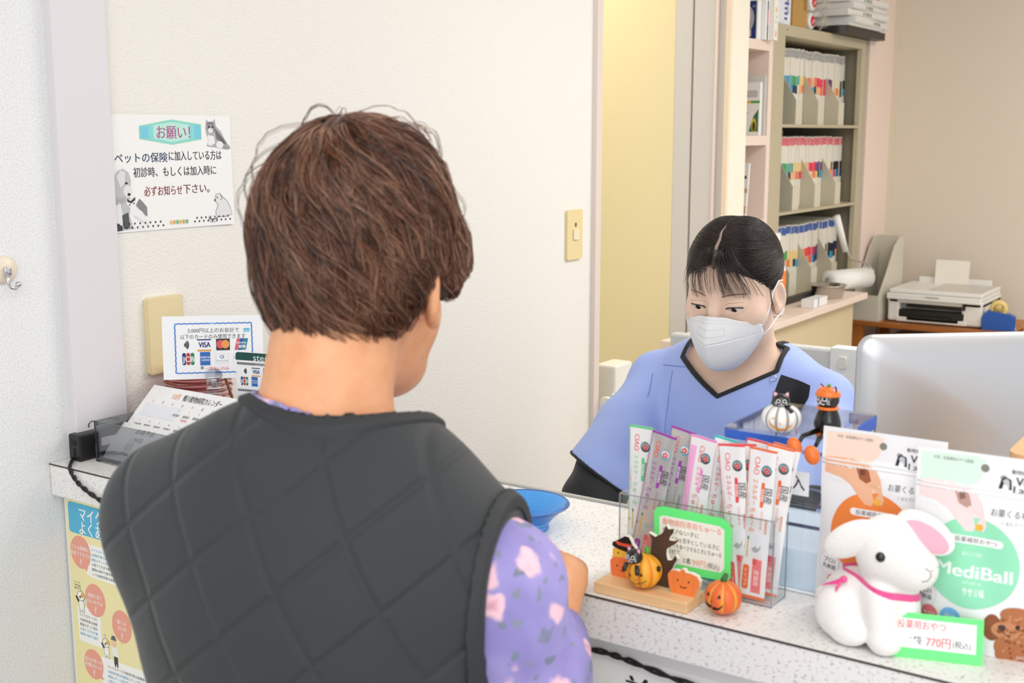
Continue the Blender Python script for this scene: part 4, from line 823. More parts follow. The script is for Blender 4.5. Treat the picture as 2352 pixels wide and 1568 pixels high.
PK1 = [(-0.0498, 0.0285), (-0.0473, 0.0314), (-0.0433, 0.0331), (-0.0363, 0.034), (-0.0263, 0.0338), (-0.0214, 0.0343), (-0.0193, 0.0265), (-0.0205, 0.0159), (-0.0230, 0.0116), (-0.0465, 0.0116), (-0.0491, 0.0157)]
PK2 = [(0.022, 0.0298), (0.0252, 0.0349), (0.0308, 0.0361), (0.0355, 0.0357), (0.0373, 0.0385), (0.041, 0.0384), (0.042, 0.0358), (0.0485, 0.0358), (0.055, 0.0341), (0.0579, 0.0294), (0.0576, 0.0232), (0.0546, 0.0163), (0.0524, 0.0116), (0.0276, 0.0116), (0.0237, 0.0185)]
h1 = cut('hatted_pumpkin', PK1, .006, .006, ink('f6844c')); cut('yellow_head', FACE, .0062, .0055, ink('f8c44c'), h1); cut('witch_hat', HAT, .0058, .006, ink('1f1a1c'), h1)
p2_ = cut('flat_pumpkin', PK2, -.002, .006, ink('f78a45'))
fl = lambda y: (lambda u, v, h: Vector((u, y-h, v)))
P = Print(); P.poly([(-0.0441, 0.0495), (-0.0426, 0.0512), (-0.0356, 0.0498), (-0.0242, 0.0502), (-0.0236, 0.0474), (-0.0305, 0.0462), (-0.0405, 0.047)], 'ea5a3c')
for x, y in ((-.0400, .0383), (-.0295, .0385), (-.0412, .0240), (-.0290, .0240)): P.ell(x, y, .0009, .0011, '3a2416', 10)
P.ell(-.0348, .0372, .0005, .0007, 'e0953a', 8); P.ell(-.0352, .0226, .0006, .0008, 'e06a38', 8); P.line([(-.0375, .0196), (-.035, .0186), (-.0325, .0192)], .0006, '4a2a1a'); P.build('painted_faces', h1, fl(.0056), lift=.0001)
P = Print(); 
for x in (.0335, .0458): P.ell(x, .0262, .0010, .0012, '3a2416', 10)
P.ell(.0395, .0247, .0006, .0008, 'e06a38', 8); P.poly([(.0352, .0213), (.0395, .0196), (.044, .0209), (.0425, .0186), (.041, .0193), (.0398, .0181), (.0386, .0192), (.0372, .0186)], '2a1a12'); P.ell(.0310, .023, .0011, .0008, 'f2764a', 10); P.ell(.0488, .0235, .0011, .0008, 'f2764a', 10)
P.line([(.030, .034), (.0285, .024), (.031, .0135)], .0005, 'e8743a'); P.line([(.0395, .0357), (.0395, .029)], .0004, 'e8743a'); P.line([(.0505, .034), (.052, .024), (.049, .0135)], .0005, 'e8743a'); P.build('painted_face', p2_, fl(-.002), lift=.0001)
# ------------------------------------------------------------------ pumpkins and cats
def pumpkin(name, t, R, H, n, amp, m, ph=0, p=.62):
    """squashed ribbed body standing on z=0; returns the surface function used by the printing"""
    def surf(a, z, h=0):
        s = max(-1, min(1, 2*z/H-1)); r = R*max(0, 1-abs(s)**2.3)**p*(1-amp*(1-abs(math.cos((a+ph)*n/2)))**2); return Vector(((r+h)*math.cos(a), (r+h)*math.sin(a), z))
    b = MB(); nu = n*8
    zs = [H*(.5-.5*math.cos(PI*j/22)) for j in range(23)]
    vs = [surf(2*PI*i/nu, zs[j]) for i in range(nu) for j in range(23)]; fs = [((i*23+j), ((i+1) % nu)*23+j, ((i+1) % nu)*23+j+1, i*23+j+1) for i in range(nu) for j in range(22)]
    b.add(vs, fs)
    for i in range(nu):
        g = abs(math.cos((2*PI*(i+.5)/nu+ph)*n/2)) < .35
        if g and len(m) > 1:
            for j in range(22): b.m[i*22+j] = 1
    b.build(name, m, t, True)
    return lambda u, v, h: surf(u/R-PI/2, v, h)
def cat_head(t, c, r, yaw, hat=False):
    """round black cat head with pink-lined ears and a painted white face, looking along local -y"""
    M = Matrix.Translation(c) @ Matrix.Rotation(yaw, 4, 'Z') @ Matrix.Scale(r, 4); K = mat('gloss_black', '161616', .22, spec=.6); PKM = mat('ear_pink', 'f3b3c9', .4); WH = mat('paint_white', 'e2e8ea', .4)
    MB().ball((0, 0, 0), (1.05, .92, .92), 0, 24, M).build('head', K, t, True)
    for s in (-1, 1):
        E = M @ Matrix.Translation((.62*s, .0, .68)) @ Matrix.Rotation(.42*s, 4, 'Y')
        b = MB(); b.lathe([(.38, -.15), (.3, .2), (.12, .5), (0, .58)], 14, 0, E, 1, .55); e = b.build('ear', K, t, True)
        b = MB(); b.lathe([(.27, -.12), (.22, .18), (.08, .40), (0, .46)], 12, 0, E @ Matrix.Translation((0, -.12, .02)), 1, .5); b.build('ear_lining', PKM, e, True)
    def on(u, v, k=1.0): 
        x, z = u/1.05, v/.92; y = -.92*math.sqrt(max(0, 1-x*x-z*z)); return (u*k, y*k, v*k)
    b = MB()
    for s in (-1, 1):
        b.tube([on(.36*s+.2*math.cos(a*PI/8), .14+.2*math.sin(a*PI/8), 1.01) for a in range(17)], .055, 0, 6, M, False); b.tube([on(.08*s+.08*s, -.32, 1.01), on(.2*s, -.42, 1.01), on(.36*s, -.30, 1.01)], .05, 0, 6, M); b.tube([on(0, -.2, 1.01), on(.08*s, -.36, 1.01), on(.2*s, -.40, 1.01)], .045, 0, 6, M)
        for k in range(3): b.tube([on(.52*s, -.05-.13*k, 1.01), on(.76*s, -.0-.15*k, 1.01)], .035, 0, 6, M)
    b.build('painted_face', WH, t, True); MB().ball(on(0, -.12, 1.01), .11, 0, 10, M).build('nose', PKM, t, True)
    return M
yp = thing('cat_pumpkin', 'yellow pumpkin figure with black cat on the wooden stand', 'ornament', (.021, -.967, CT+.0120), FR)
f = pumpkin('pumpkin', yp, .0190, .037, 8, .16, [mat('yellow_pumpkin', 'f7b02f', .4), mat('pumpkin_orange', 'f08a2c', .4)], .2)
P = Print(); P.poly([(-.0095, .0165), (-.0045, .0165), (-.0065, .0205)], '221a14'); P.poly([(.0045, .0185), (.0085, .019), (.0068, .0225)], '221a14'); P.ell(.001, .0140, .0008, .0006, '3a2a16', 8)
P.line([(-.013, .0125), (-.007, .0095), (0, .0086), (.007, .0102), (.012, .0145)], .0005, '3a2a16')
for i in range(9): x = -.0125+i*.003; y = .0123-.0037*(1-((i-4)/4)**2)+.0002*i; P.line([(x-.0007, y+.0011), (x+.0007, y-.0011)], .0004, '3a2a16')
P.build('painted_face', yp, f, lift=.0002, sub=.003)
MB().tube([(.001, .004, .034), (.002, .003, .039), (.002, .003, .0435)], [.0032, .0028, .0026], n=10).build('stem', mat('stem_green', '5fa32f', .45), yp, True)
cat_head(yp, (-.0055, -.0105, .0355), .0088, -.15)
for q in ([(-.011, -.016, .030), (-.0125, -.0188, .024), (-.012, -.0195, .0215)], [(.001, -.017, .029), (.0035, -.0205, .0225), (.004, -.0208, .0205)]): MB().tube(q, [.0024, .0024, .0022], n=10).build('paw', mat('gloss_black', '161616', .22), yp, True)
MB().tube([(.014, .006, .02), (.0185, -.003, .024), (.0195, -.004, .027)], .0022, n=10).build('tail', mat('gloss_black', '161616', .22), yp, True)
op = thing('pumpkin_figure', 'small orange jack-o-lantern right of the wooden stand', 'ornament', (.030, -1.052, CT+.0003), FR)
f = pumpkin('pumpkin', op, .0190, .035, 8, .14, [mat('orange_pumpkin', 'ef6f35', .35), mat('pumpkin_yellow', 'f4a63c', .4)], .0)
P = Print(); P.poly([(-.0125, .0225), (-.0085, .0215), (-.0108, .0262)], '2a1a14'); P.poly([(.0015, .0222), (.0058, .0222), (.0038, .0262)], '2a1a14'); P.poly([(-.0072, .0185), (-.0035, .0185), (-.0053, .0162)], '2a1a14')
P.poly([(-.0165, .0165), (-.0125, .0115), (-.006, .0082), (.0015, .009), (.0068, .0125), (.0085, .0155), (.0035, .0125), (.0005, .0122), (-.001, .0135), (-.003, .0115), (-.006, .0125), (-.0085, .0128), (-.0105, .0145), (-.0125, .0145)], '1f1512')
P.build('painted_face', op, f, lift=.0002, sub=.002)
MB().tube([(0, 0, .033), (.0005, 0, .037), (.0025, 0, .0415)], [.0042, .003, .0026], n=10).build('stem', mat('stem_dark', '3f6b34', .45), op, True)
# ------------------------------------------------------------------ blue-edged acrylic case behind the sticks
cz = thing('donation_case', 'clear acrylic case with blue edges behind the treat sticks', 'case', (.127, -1.007, CT+.0003), FR)
CW, CD, CH = .115, .143, .166
M_blue = mat('blue_card', '2f62c8', .4); M_navy = clear('navy_edge', '4a66a0', .2)
b = MB(); b.box(0, 0, 0, CW, .002, CH); b.box(0, CD-.002, 0, CW, CD, CH); b.box(0, .002, 0, .002, CD-.002, CH); b.box(CW-.002, .002, 0, CW, CD-.002, CH); b.build('walls', M_acr, cz)
MB().box(0, 0, CH+.0001, CW, CD, CH+.002).build('lid', clear('lid_acrylic', 'eef1f6', .09), cz)
b = MB(); b.box(-.0018, 0, CH-.010, -.0002, CD, CH-.0008); b.box(0, -.0016, CH-.011, CW*.62, -.0002, CH-.002); b.box(CW+.0002, CD-.06, CH-.014, CW+.0016, CD, CH-.0005); b.box(CW-.03, CD+.0002, CH-.013, CW, CD+.0016, CH-.001); b.build('blue_edging', M_blue, cz)
b = MB()
for x, y in ((0, 0), (CW, 0), (CW, CD), (0, CD)): b.tube([(x, y, 0), (x, y, CH)], .0011, n=6)
b.tube([(0, .002, .072), (CW, .002, .072)], .002, n=6); b.tube([(0, CD-.002, .05), (CW, CD-.002, .05)], .002, n=6); b.build('edge_strips', M_navy, cz)
MB().box(.003, .004, .0025, CW-.003, CD-.004, .045).build('frosted_insert', mat('frosted_blue', 'd5e4f5', .5), cz)
b = MB(); b.box(.0, .0, -.0001, CW, CD, .0022); b.tube([(0, -.0005, .0015), (CW, -.0005, .0015)], .0012, n=6); b.build('base', mat('case_white', 'eef1f5', .35), cz)
P = Print()
for i in range(16): P.rect(.078+i*.0019, CH-.0165, .078+i*.0019+.0007*(1+(i*7) % 3*.5), CH-.0122, '2f3a58')
P.build('barcode', cz, lambda u, v, h: Vector((u, -.0002-h, v)))
P = Print(); P.rect(.045, .105, .094, .1305, 'eef0f5'); P.text('募金入', .0665, .118, .0175, '2a2a2e', width=.046, bold=.01); P.build('label', cz, lambda u, v, h: Vector((u, -.0003-h, v)))
wc = thing('white_pumpkin', 'white pumpkin figure with black cat on the clear blue-edged case', 'ornament', (.131, -1.0665, CT+.1682), FR+.33)
wc.scale = (.88, .88, .88); f = pumpkin('pumpkin', wc, .0235, .0355, 10, .13, [mat('white_pumpkin', 'f4f3f0', .35), mat('groove_grey', 'a5a5a5', .5)], .25)
P = Print(); A = 'f2a23c'; P.poly([(-.0105, .0205), (-.0065, .020), (-.0088, .0232)], A); P.poly([(.0075, .019), (.0115, .0185), (.0098, .0218)], A); P.poly([(-.0018, .0165), (.0016, .0160), (-.0002, .0138)], A)
P.poly([(-.0150, .0195), (-.0125, .0128), (-.007, .0072), (0, .0055), (.007, .0060), (.0125, .0105), (.0148, .017), (.011, .0125), (.006, .0092), (.0, .0088), (-.006, .0105), (-.011, .0148)], A); P.build('painted_face', wc, f, lift=.0002, sub=.002)
cat_head(wc, (-.001, -.004, .0385), .0098, .1)
MB().tube([(.003, -.006, .0325), (.009, -.013, .0315), (.0125, -.0165, .0285)], [.0028, .0024, .0026], n=10).build('paw', mat('gloss_black', '161616', .22), wc, True)
MB().ball((0, -.001, .0335), (.0115, .010, .004), 0, 16).build('cat_body', mat('gloss_black', '161616', .22), wc, True)
bc = thing('cat_figure', 'black cat figure with orange pumpkin cap sitting on the case edge', 'ornament', (.143, -1.1115, CT+.1686), FR)
bc.scale = (.94, .94, .94); K = mat('gloss_black', '161616', .22, spec=.6); OR = mat('gloss_orange', 'f27a32', .3)
solid('body', lambda Q: smin(elli(Q, (0, 0, .0125), (.0148, .0125, .0125)), elli(Q, (0, 0, .022), (.0118, .0105, .0135)), .006), (-.02, -.018, -.002), (.02, .018, .038), .0009, K, bc)
M = cat_head(bc, (0, -.002, .0415), .0125, -.38)
b = MB(); b.lathe([(1.13, .30), (1.12, .42), (1.0, .68), (.72, .92), (.35, 1.04), (0, 1.07)], 28, 0, M, 1, .95); cp_ = b.build('pumpkin_cap', OR, bc, True); MB().tube([(0, 0, 1.0), (.06, 0, 1.2), (.16, 0, 1.28)], [.14, .12, .14], n=8, M=M).build('cap_stem', mat('stem_green', '5fa32f', .45), cp_, True)
MB().ball((-.3, -.72, .80), .07, 0, 8, M).ball((.2, -.76, .8), .07, 0, 8, M).build('cap_spot', mat('cap_brown', '8a3a1a', .4), cp_, True)
MB().tube([(.0102*math.cos(a*PI/16), .0098*math.sin(a*PI/16)-.001, .0315) for a in range(33)], .0019, n=8, cap=False).build('collar', OR, bc, True)
MB().lathe([(0, 0), (.0135, 0), (.0145, .002), (.012, .004), (0, .004)], 24, M=Matrix.Translation((.002, .0, -.0004))).build('seat_ring', OR, bc, True)
for q, ft in ((((-.008, -.009, .006), (-.0175, -.026, .0025), (-.0190, -.034, -.004)), (-.0215, -.0395, -.0075)), (((.004, -.011, .006), (.0015, -.028, .003), (.0, -.034, -.005)), (-.0015, -.040, -.0135))):
    L = MB().tube(q, [.0031, .0025, .0022], n=10).build('leg', K, bc, True)
    MB().ball((0, 0, 0), (.0082, .0070, .0108), 0, 18, Matrix.Translation(ft) @ Matrix.Rotation(-.35, 4, 'Y')).build('shoe', OR, L, True)
# ------------------------------------------------------------------ treat pouches
def pouch(name, label, loc, yaw, colr, pale, handc, dog):
    t = thing(name, label, 'pouch', loc, FR+yaw, group=None)
    W, H, T = .121, .186, .030
    def side(sg):
        def f(u, v, h):
            a = max(-1, min(1, 2*u/W)); s = max(0, min(1, v/H)); g = min(1, max(0, (.84-s)/.5))**.7*(.55+.45*min(1, s*6)); d = T/2*(1-abs(a)**2.6)*g+.0006
            d += .0008*math.sin(9*s+4*a)*(1-a*a)*(s < .8)+.0006*math.sin(9*a+7*s)*(s < .72)
            return Vector((u*(1-.035*math.exp(-((s-.52)/.16)**2)), sg*(d+h)+.004*(s**2), v))
        return f
    ff, fb = side(-1), side(1); b = MB(); b.grid(lambda u, v: ff((u-.5)*W, v*H, 0), 61, 81); b.grid(lambda u, v: fb((.5-u)*W, v*H, 0), 27, 41); b.build('film', mat('pouch_film', 'f4f4f6', .25, spec=.6), t, True)
    b = MB()
    for v in (.150, .154): b.tube([ff((u/20-.5)*W*.98, v, .0002) for u in range(21)], .0009, n=6)
    b.build('zip_ridge', mat('pouch_film', 'f4f4f6', .25), t, True)
    P = Print(); k = .0000865
    P.poly([(-.0565, .1815), (-.008, .1835), (.0, .1815), (.0005, .174), (-.004, .162), (-.012, .155), (-.0565, .1555)], pale)
    hc, hs, hd = handc
    P.poly([(-.0565, .1562), (-.030, .1575), (-.014, .1535), (-.005, .1495), (.001, .141), (.003, .130), (.0062, .122), (.004, .1165), (-.0005, .1165), (-.0025, .1235), (-.0055, .132), (-.0085, .1335), (-.006, .1255), (-.0035, .1190), (-.006, .1148), (-.0125, .1152), (-.020, .1225), (-.0285, .132), (-.040, .1375), (-.0565, .1405)], hc)
    P.poly([(-.0245, .149), (-.0165, .1515), (-.0115, .1475), (-.0085, .1385), (-.013, .1355), (-.0205, .139)], hs); P.poly([(-.021, .1475), (-.0160, .1495), (-.0145, .144), (-.0195, .142)], hd)
    P.ell(-.0105, .1165, .003, .002, 'f6d9cf', 14)
    P.ell(-.004, .086, .0425, .0415, colr, 56)
    P.poly([(-.0055, .132), (-.0085, .1335), (-.006, .1255), (-.0035, .1190), (-.006, .1148), (-.0125, .1152), (-.020, .1225), (-.0285, .132), (-.0120, .134)], hc); P.poly([(.003, .130), (.0062, .122), (.004, .1165), (-.0005, .1165), (-.0025, .1235)], hc); P.rr(-.0035, .1165, .003, .1225, .002, 'f7b84a')
    P.rr(-.027, .1035, .0225, .1105, .0034, 'fbfbfb'); P.text('投薬補助おやつ', -.002, .107, .0052, '5f5a60', width=.038, bold=.01)
    P.text('おいしくくるむ！', -.004, .0945, .0046, 'fdfdfd', width=.018, bold=.01); P.text('MediBall', -.0015, .079, .0165, 'ffffff', width=.068, bold=.035); P.text('メディボール', -.002, .0685, .0038, 'fdfdfd', width=.017)
    P.text('ササミ味', 0, .060, .0085, 'fbfbfb', width=.019, bold=.03); P.text('お薬くるむ！', .026, .1355, .0075, '6b6e78', al='C', width=.034, bold=.015); P.text('くるむだけ', .028, .127, .004, '8a8d96', width=.018)
    P.text('犬用・投薬補助おやつ(国産)', -.028, .178, .0036, '6a5a56', width=.036); P.text('動物病院専用', .036, .1735, .0042, '4a4a50', width=.026, bold=.01)
    P.ell(.0165, .167, .003, .0022, '9a9ca2', 14); P.poly([(.0145, .1655), (.017, .168), (.023, .166), (.024, .1565), (.0215, .1565), (.020, .1625), (.017, .1625), (.0155, .1565), (.0125, .1565)], '2f3036'); P.poly([(.0158, .1645), (.0185, .1665), (.0215, .165), (.022, .1575), (.0195, .161), (.0170, .161)], 'c9cacf'); P.text('Vet', .0345, .1655, .0105, '2f3036', width=.015, bold=.03); P.text('Labo', .0355, .1575, .0095, '2f3036', width=.02, bold=.03)
    P.ell(-.0445, .0495, .0115, .0125, 'd4d4d8', 30); P.ell(-.0445, .0495, .0110, .0120, 'f4f4f6', 30); P.text('プロ1', -.0445, .0525, .006, '4a4a50', bold=.03); P.text('乳酸菌', -.0445, .046, .0052, '4a4a50', bold=.02)
    P.ell(-.0385, .031, .0078, .0085, 'ec7a80', 26); P.text('無添加', -.0385, .031, .004, 'fdeeee', bold=.02); P.ell(-.019, .0325, .0095, .009, '7ab8ee', 26); P.text('国産', -.019, .0325, .0052, 'eef6fd', bold=.02)
    P.ell(-.024, .0165, .0058, .0052, 'd9c49a', 20); P.ell(-.0185, .0105, .0065, .005, 'e4d3ac', 20)
    c1, c2, c3 = dog
    for x, y, rx, ry, c in ((.038, .012, .018, .016, c1), (.040, .004, .019, .010, c1), (.042, .034, .019, .016, c1), (.056, .025, .009, .017, c2), (.018, .030, .008, .013, c2), (.030, .029, .0125, .0085, c3), (.038, .044, .014, .008, c1)): P.ell(x, y, rx, ry, c, 26)
    random.seed(3)
    for i in range(90): a = random.uniform(0, 6.28); r = random.uniform(.2, 1); x, y = .039+.018*r*math.cos(a), .024+.024*r*math.sin(a); P.ell(x, max(.0015, y), .0016, .0014, random.choice((c1, c2, c3)), 7)
    P.ell(.0265, .0315, .0034, .0028, '4a3a38', 14); P.ell(.0395, .0335, .0020, .0022, '35282a', 12); P.line([(.027, .028), (.030, .0245), (.034, .025)], .0008, '5a3a30'); P.text('DOG', .045, .0035, .0045, 'f3e4dc', bold=.02)
    P.ell(0, .1735, .0037, .0037, '8a8880', 22)
    P.build('printing', t, ff, lift=.0002, step=.00005, sub=.0035); return t
pouch('treat_pouch', 'white pouch with an orange circle behind the toy rabbit', (.108, -1.1795, CT+.0003), .0, 'f58a43', 'fbe0cf', ('f0b996', 'a5603f', '7a4630'), ('b5714a', '8f5232', 'c98a62'))
pouch('treat_pouch', 'white pouch with a mint green circle at the right picture edge', (.083, -1.2805, CT+.0003), .03, '98e4bd', 'ddf5e6', ('f6dcdc', 'c09a90', '8f6a5e'), ('b5714a', '8f5232', 'c98a62'))
# ------------------------------------------------------------------ plush rabbit
rb = thing('plush_rabbit', 'white plush lop-eared rabbit with pink ribbon in front of the pouches', 'plush toy', (.053, -1.197, CT+.0004), FR)
M_plush = mat('white_plush', 'f6f3ef', .9, bump=(420, .5, .0015), sheen=.4)
def rab(Q):
    d = elli(Q, (-.022, .006, .032), (.031, .029, .033)); d = smin(d, elli(Q, (.006, .0, .038), (.027, .025, .042)), .014)
    hd = smin(elli(Q, (.010, -.002, .091), (.031, .028, .034)), elli(Q, (.036, -.005, .080), (.021, .020, .021)), .016); d = smin(d, hd, .008)
    d = smin(d, elli(Q, (-.029, -.014, .026), (.024, .018, .026)), .006)
    d = smin(d, elli(Q, (-.017, -.026, .0125), (.020, .013, .0125), rotm(0, 0, -.2)), .005)
    d = smin(d, caps(Q, (.008, -.014, .05), (.016, -.026, .013), .016, .0125), .006); d = smin(d, elli(Q, (.019, -.029, .0115), (.015, .014, .0115)), .005)
    d = smin(d, caps(Q, (.026, .002, .05), (.034, -.004, .013), .014, .0115), .005); d = smin(d, elli(Q, (.037, -.008, .0105), (.014, .013, .0105)), .004)
    d = smin(d, elli(Q, (-.053, .012, .03), (.009, .009, .009)), .003)
    return np.maximum(d, -Q[..., 2])
body = solid('body', rab, (-.075, -.055, -.004), (.072, .05, .138), .0013, M_plush, rb)
def ear(name, c, r, R, side):
    Rm = rotm(*R); e = solid(name, lambda Q: smax(elli(Q, c, r, Rm), -elli(Q, (c[0]+side[0], c[1]+side[1], c[2]+side[2]), (r[0]*.86, r[1]*1.0, r[2]*.78), Rm), .003), (c[0]-.04, c[1]-.03, c[2]-.04), (c[0]+.04, c[1]+.03, c[2]+.04), .0011, M_plush, rb)
    return e, Rm
e, _ = ear('ear', (-.019, -.021, .1015), (.029, .0085, .0165), (.25, -.62, .12), (0, .012, -.004))
e, Rm = ear('ear', (.041, .004, .1125), (.029, .0085, .0165), (-.35, .42, -.1), (.002, -.0105, -.003))
solid('ear_lining', lambda Q: elli(Q, (.0425, -.0005, .1110), (.0235, .0042, .0122), Rm), (0, -.03, .08), (.08, .03, .14), .0009, mat('lining_pink', 'f2b3c6', .85, bump=(300, .3, .001)), e)
bv = bvh_of(body)
def onb(x, z, y0=-.2):
    h = bv.ray_cast(Vector((x, y0, z)), Vector((0, 1, 0))); return h[0], h[1]
p, n = onb(.011, .0925); MB().ball(p+n*-.0005, (.0046, .0036, .0048), 0, 18).build('eye', mat('bead_black', '0e0e10', .08, spec=.8), rb, True)
b = MB(); 
for pts in ([(.049, .0865), (.0525, .0835), (.0535, .079)], [(.0535, .0835), (.0565, .085)], [(.0535, .079), (.051, .0745), (.047, .074)]): b.tube([onb(x, z)[0]+onb(x, z)[1]*.0002 if onb(x, z)[0] else Vector((x, -.005, z)) for x, z in pts], .0005, n=6)
b.build('stitched_mouth', mat('thread_grey', '9a8f90', .7), rb, True)
b = MB(); n_ = 40; vs = []; fs = []
for i in range(n_):
    a = 2*PI*i/n_; d0 = Vector((math.cos(a), math.sin(a), 0)); c0 = Vector((.006, 0, .0565-.10*math.cos(a)*.06-.002*math.sin(a)))
    h = bv.ray_cast(c0+d0*.08, -d0); r = (h[0]-c0).length+.0009 if h[0] else .03
    for dz in (-.0034, .0034): vs.append(c0+d0*r+Vector((0, 0, dz)))
fs = [(2*i, 2*((i+1) % n_), 2*((i+1) % n_)+1, 2*i+1) for i in range(n_)]; b.add(vs, fs)
b.grid(lambda u, v: (-.026-.020*u, -.020-.002*math.sin(5*u), .0600-.010*u+(v-.5)*.006*(1-u*.8)), 8, 3); b.grid(lambda u, v: (-.026-.007*u, -.019-.006*math.sin(3*u), .060-.014*u+(v-.5)*.006), 8, 3)
b.ball((-.025, -.0195, .0605), (.0035, .003, .0035), 0, 12)
b.build('ribbon', mat('pink_satin', 'f2559a', .25, sheen=.3), rb, True)
# price tag in front of the rabbit
tg = thing('price_tag', 'green-bordered price card standing in front of the toy rabbit', 'price tag', (0, 0, 0))
A_, B_ = Vector((.0255, -1.2235, CT)), Vector((.0478, -1.2945, CT)); TM = frame(A_, B_-A_, (.012, .004, .04)); TW = (B_-A_).length+.003
b = MB(); b.prism([(0, .0005), (TW, .0005), (TW, .041), (0, .041)], .0008, M=TM @ Matrix.Translation((0, 0, -.0008))); b.build('card', mat('green_card', '6dfb86', .5), tg)
b = MB(); b.prism([(0, 0), (TW, 0), (TW, .022), (0, .022)], .0006, M=frame(A_+Vector((0, 0, .0001)), B_-A_, Vector((.95, .3, 0)))); b.build('foot', mat('green_card', '6dfb86', .5), tg)
P = Print(); P.rect(-.0, .0095, TW-.006, .0358, 'fbfbfa'); P.text('投薬用おやつ', .003, .0305, .0088, 'f2605f', al='L', width=.042, bold=.012); P.text('1袋', .0145, .0165, .0088, '4a4e58', al='L', width=.010, bold=.015); P.text('770円', .0285, .0165, .0105, 'f2605f', al='L', width=.021, bold=.02); P.text('(税込)', .0515, .0165, .0075, '5a5e66', al='L', width=.0155, bold=.01); P.build('writing', tg, flat(TM))
# ------------------------------------------------------------------ computer and parcel on the desk behind
vfm = Vector((.8286, .5599, 0)); vrm = Vector((.5599, -.8286, 0))
cm = thing('computer_monitor', 'large silver desktop computer seen from behind', 'monitor', (0, 0, 0)); a = math.radians(6.5)
U = vrm*math.cos(a)+vfm*math.sin(a); O = Vector((.536, -1.0125, .80)); MM = frame(O, U, (0, 0, 1)); cm.matrix_world = MM
M_al = mat('silver_aluminium', 'd2d4d8', .42, .8)
def shell(u, v):
    x = .56*u; z = .376*v; q = (2*u-1); w = (2*v-1); return (x, z, .006+.022*(1-abs(q)**3)*(1-abs(w)**3))
b = MB(); R_ = rrect(0, 0, .56, .376, .022, 8)
def rs(s): return [(.28+(x-.28)*s, .188+(y-.188)*s) for x, y in R_]
rings = [(1.0, -.004), (1.0, .002), (.985, .006), (.9, .0125), (.7, .0205), (.4, .026), (.1, .028)]
vs = []; fs = []; n_ = len(R_)
for s, h in rings: vs += [(x, y, h) for x, y in rs(s)]
for i in range(len(rings)-1): fs += [(i*n_+j, i*n_+(j+1) % n_, (i+1)*n_+(j+1) % n_, (i+1)*n_+j) for j in range(n_)]
fs += [tuple(range(n_))[::-1], tuple(range((len(rings)-1)*n_, len(rings)*n_))]; b.add(vs, fs); b.build('rear_shell', M_al, cm, True)
b = MB(); b.prism(rrect(.004, .004, .556, .372, .02), .001, M=Matrix.Translation((0, 0, -.0052))); b.build('screen', mat('screen_black', '101114', .15), cm)
b = MB(); b.box(.20, -.108, .026, .36, .10, .031, bev=.002); b.box(.20, -.109, -.08, .36, -.104, .07, bev=.002); b.build('stand', M_al, cm)
tp = thing('paper_parcel', 'tan paper-covered parcel behind the mint green pouch', 'parcel', (.40, -1.33, .6905))
MB().prism(rrect(-.10, -.075, .105, .075, .02), .412).build('parcel_body', mat('tan_paper', 'dfae7c', .6), tp)
# ================================================================== the nurse
ns = thing('person', 'nurse in blue scrubs and white face mask looking down behind the counter', 'person', (.905, -.683, .45))
INV = Matrix.Translation((-.905, .683, -.45))
def skin_mat(name, c, c2): return mat(name, c, .5, noise=(60, c2, .35, .7), sss=.12, bump=(900, .08, .0004))
M_skin = skin_mat('nurse_skin', 'f2d2bd', 'f0ccb5')
HR = (Matrix.Rotation(PI, 4, 'Z') @ Matrix.Rotation(math.radians(18), 4, 'Y'))
E0 = Vector((.7440, -.7100, 1.166)); HM = Matrix.Translation(E0 - HR @ Vector((.086, 0, 0))) @ HR
HI = np.array(HM.inverted(), np.float32)
def to_head(P): return P @ HI[:3, :3].T + HI[:3, 3]
def to_body(P): return np.stack((.905-P[..., 0], -.683-P[..., 1], P[..., 2]), -1)
def bw(f, l, z): return Vector((.905-f, -.683-l, z))
def torso(Q):
    d = elli(Q, (.005, 0, .83), (.112, .165, .245)); d = smin(d, elli(Q, (.0, 0, .97), (.085, .14, .10)), .05)
    d = smin(d, caps(Q, (-.02, -.07, 1.025), (-.02, .07, 1.025), .050), .05)
    for s in (-1, 1): d = smin(d, caps(Q, (-.012, .075*s, 1.028), (.0, .158*s, 1.0), .045, .047), .03)
    return d
def headskin(P):
    H = to_head(P)
    d = elli(H, (-.004, 0, .032), (.085, .070, .078))
    d = smin(d, elli(H, (.030, 0, -.020), (.057, .0635, .082)), .03)
    d = smin(d, elli(H, (.050, 0, -.085), (.036, .036, .032)), .03)
    for s in (-1, 1):
        d = smin(d, elli(H, (.050, .038*s, -.028), (.030, .030, .030)), .02)
        d = smax(d, -elli(H, (.104, .032*s, .003), (.020, .020, .013)), .014)
        e = elli(H, (.0715, .0315*s, -.001), (.0138, .0148, .0135)); d = smin(d, e, .006)
    d = smin(d, chain(H, [(.079, 0, .010), (.090, 0, -.008), (.103, 0, -.034)], [.010, .0085, .011], .01), .010)
    for s in (-1, 1): d = np.maximum(d, -elli(H, (.0865, .0315*s, -.0046), (.013, .0135, .0038), rotm(.06*s, 0, 0)))
    for s in (-1, 1):
        R = rotm(0, .15, -.30*s); o = smax(elli(H, (-.002, .0725*s, -.014), (.0165, .007, .028), R), -elli(H, (.002, .0785*s, -.012), (.0105, .0055, .020), R), .004)
        o = smin(o, elli(H, (.005, .0705*s, -.038), (.007, .006, .008)), .006); d = smin(d, o, .004)
    return d
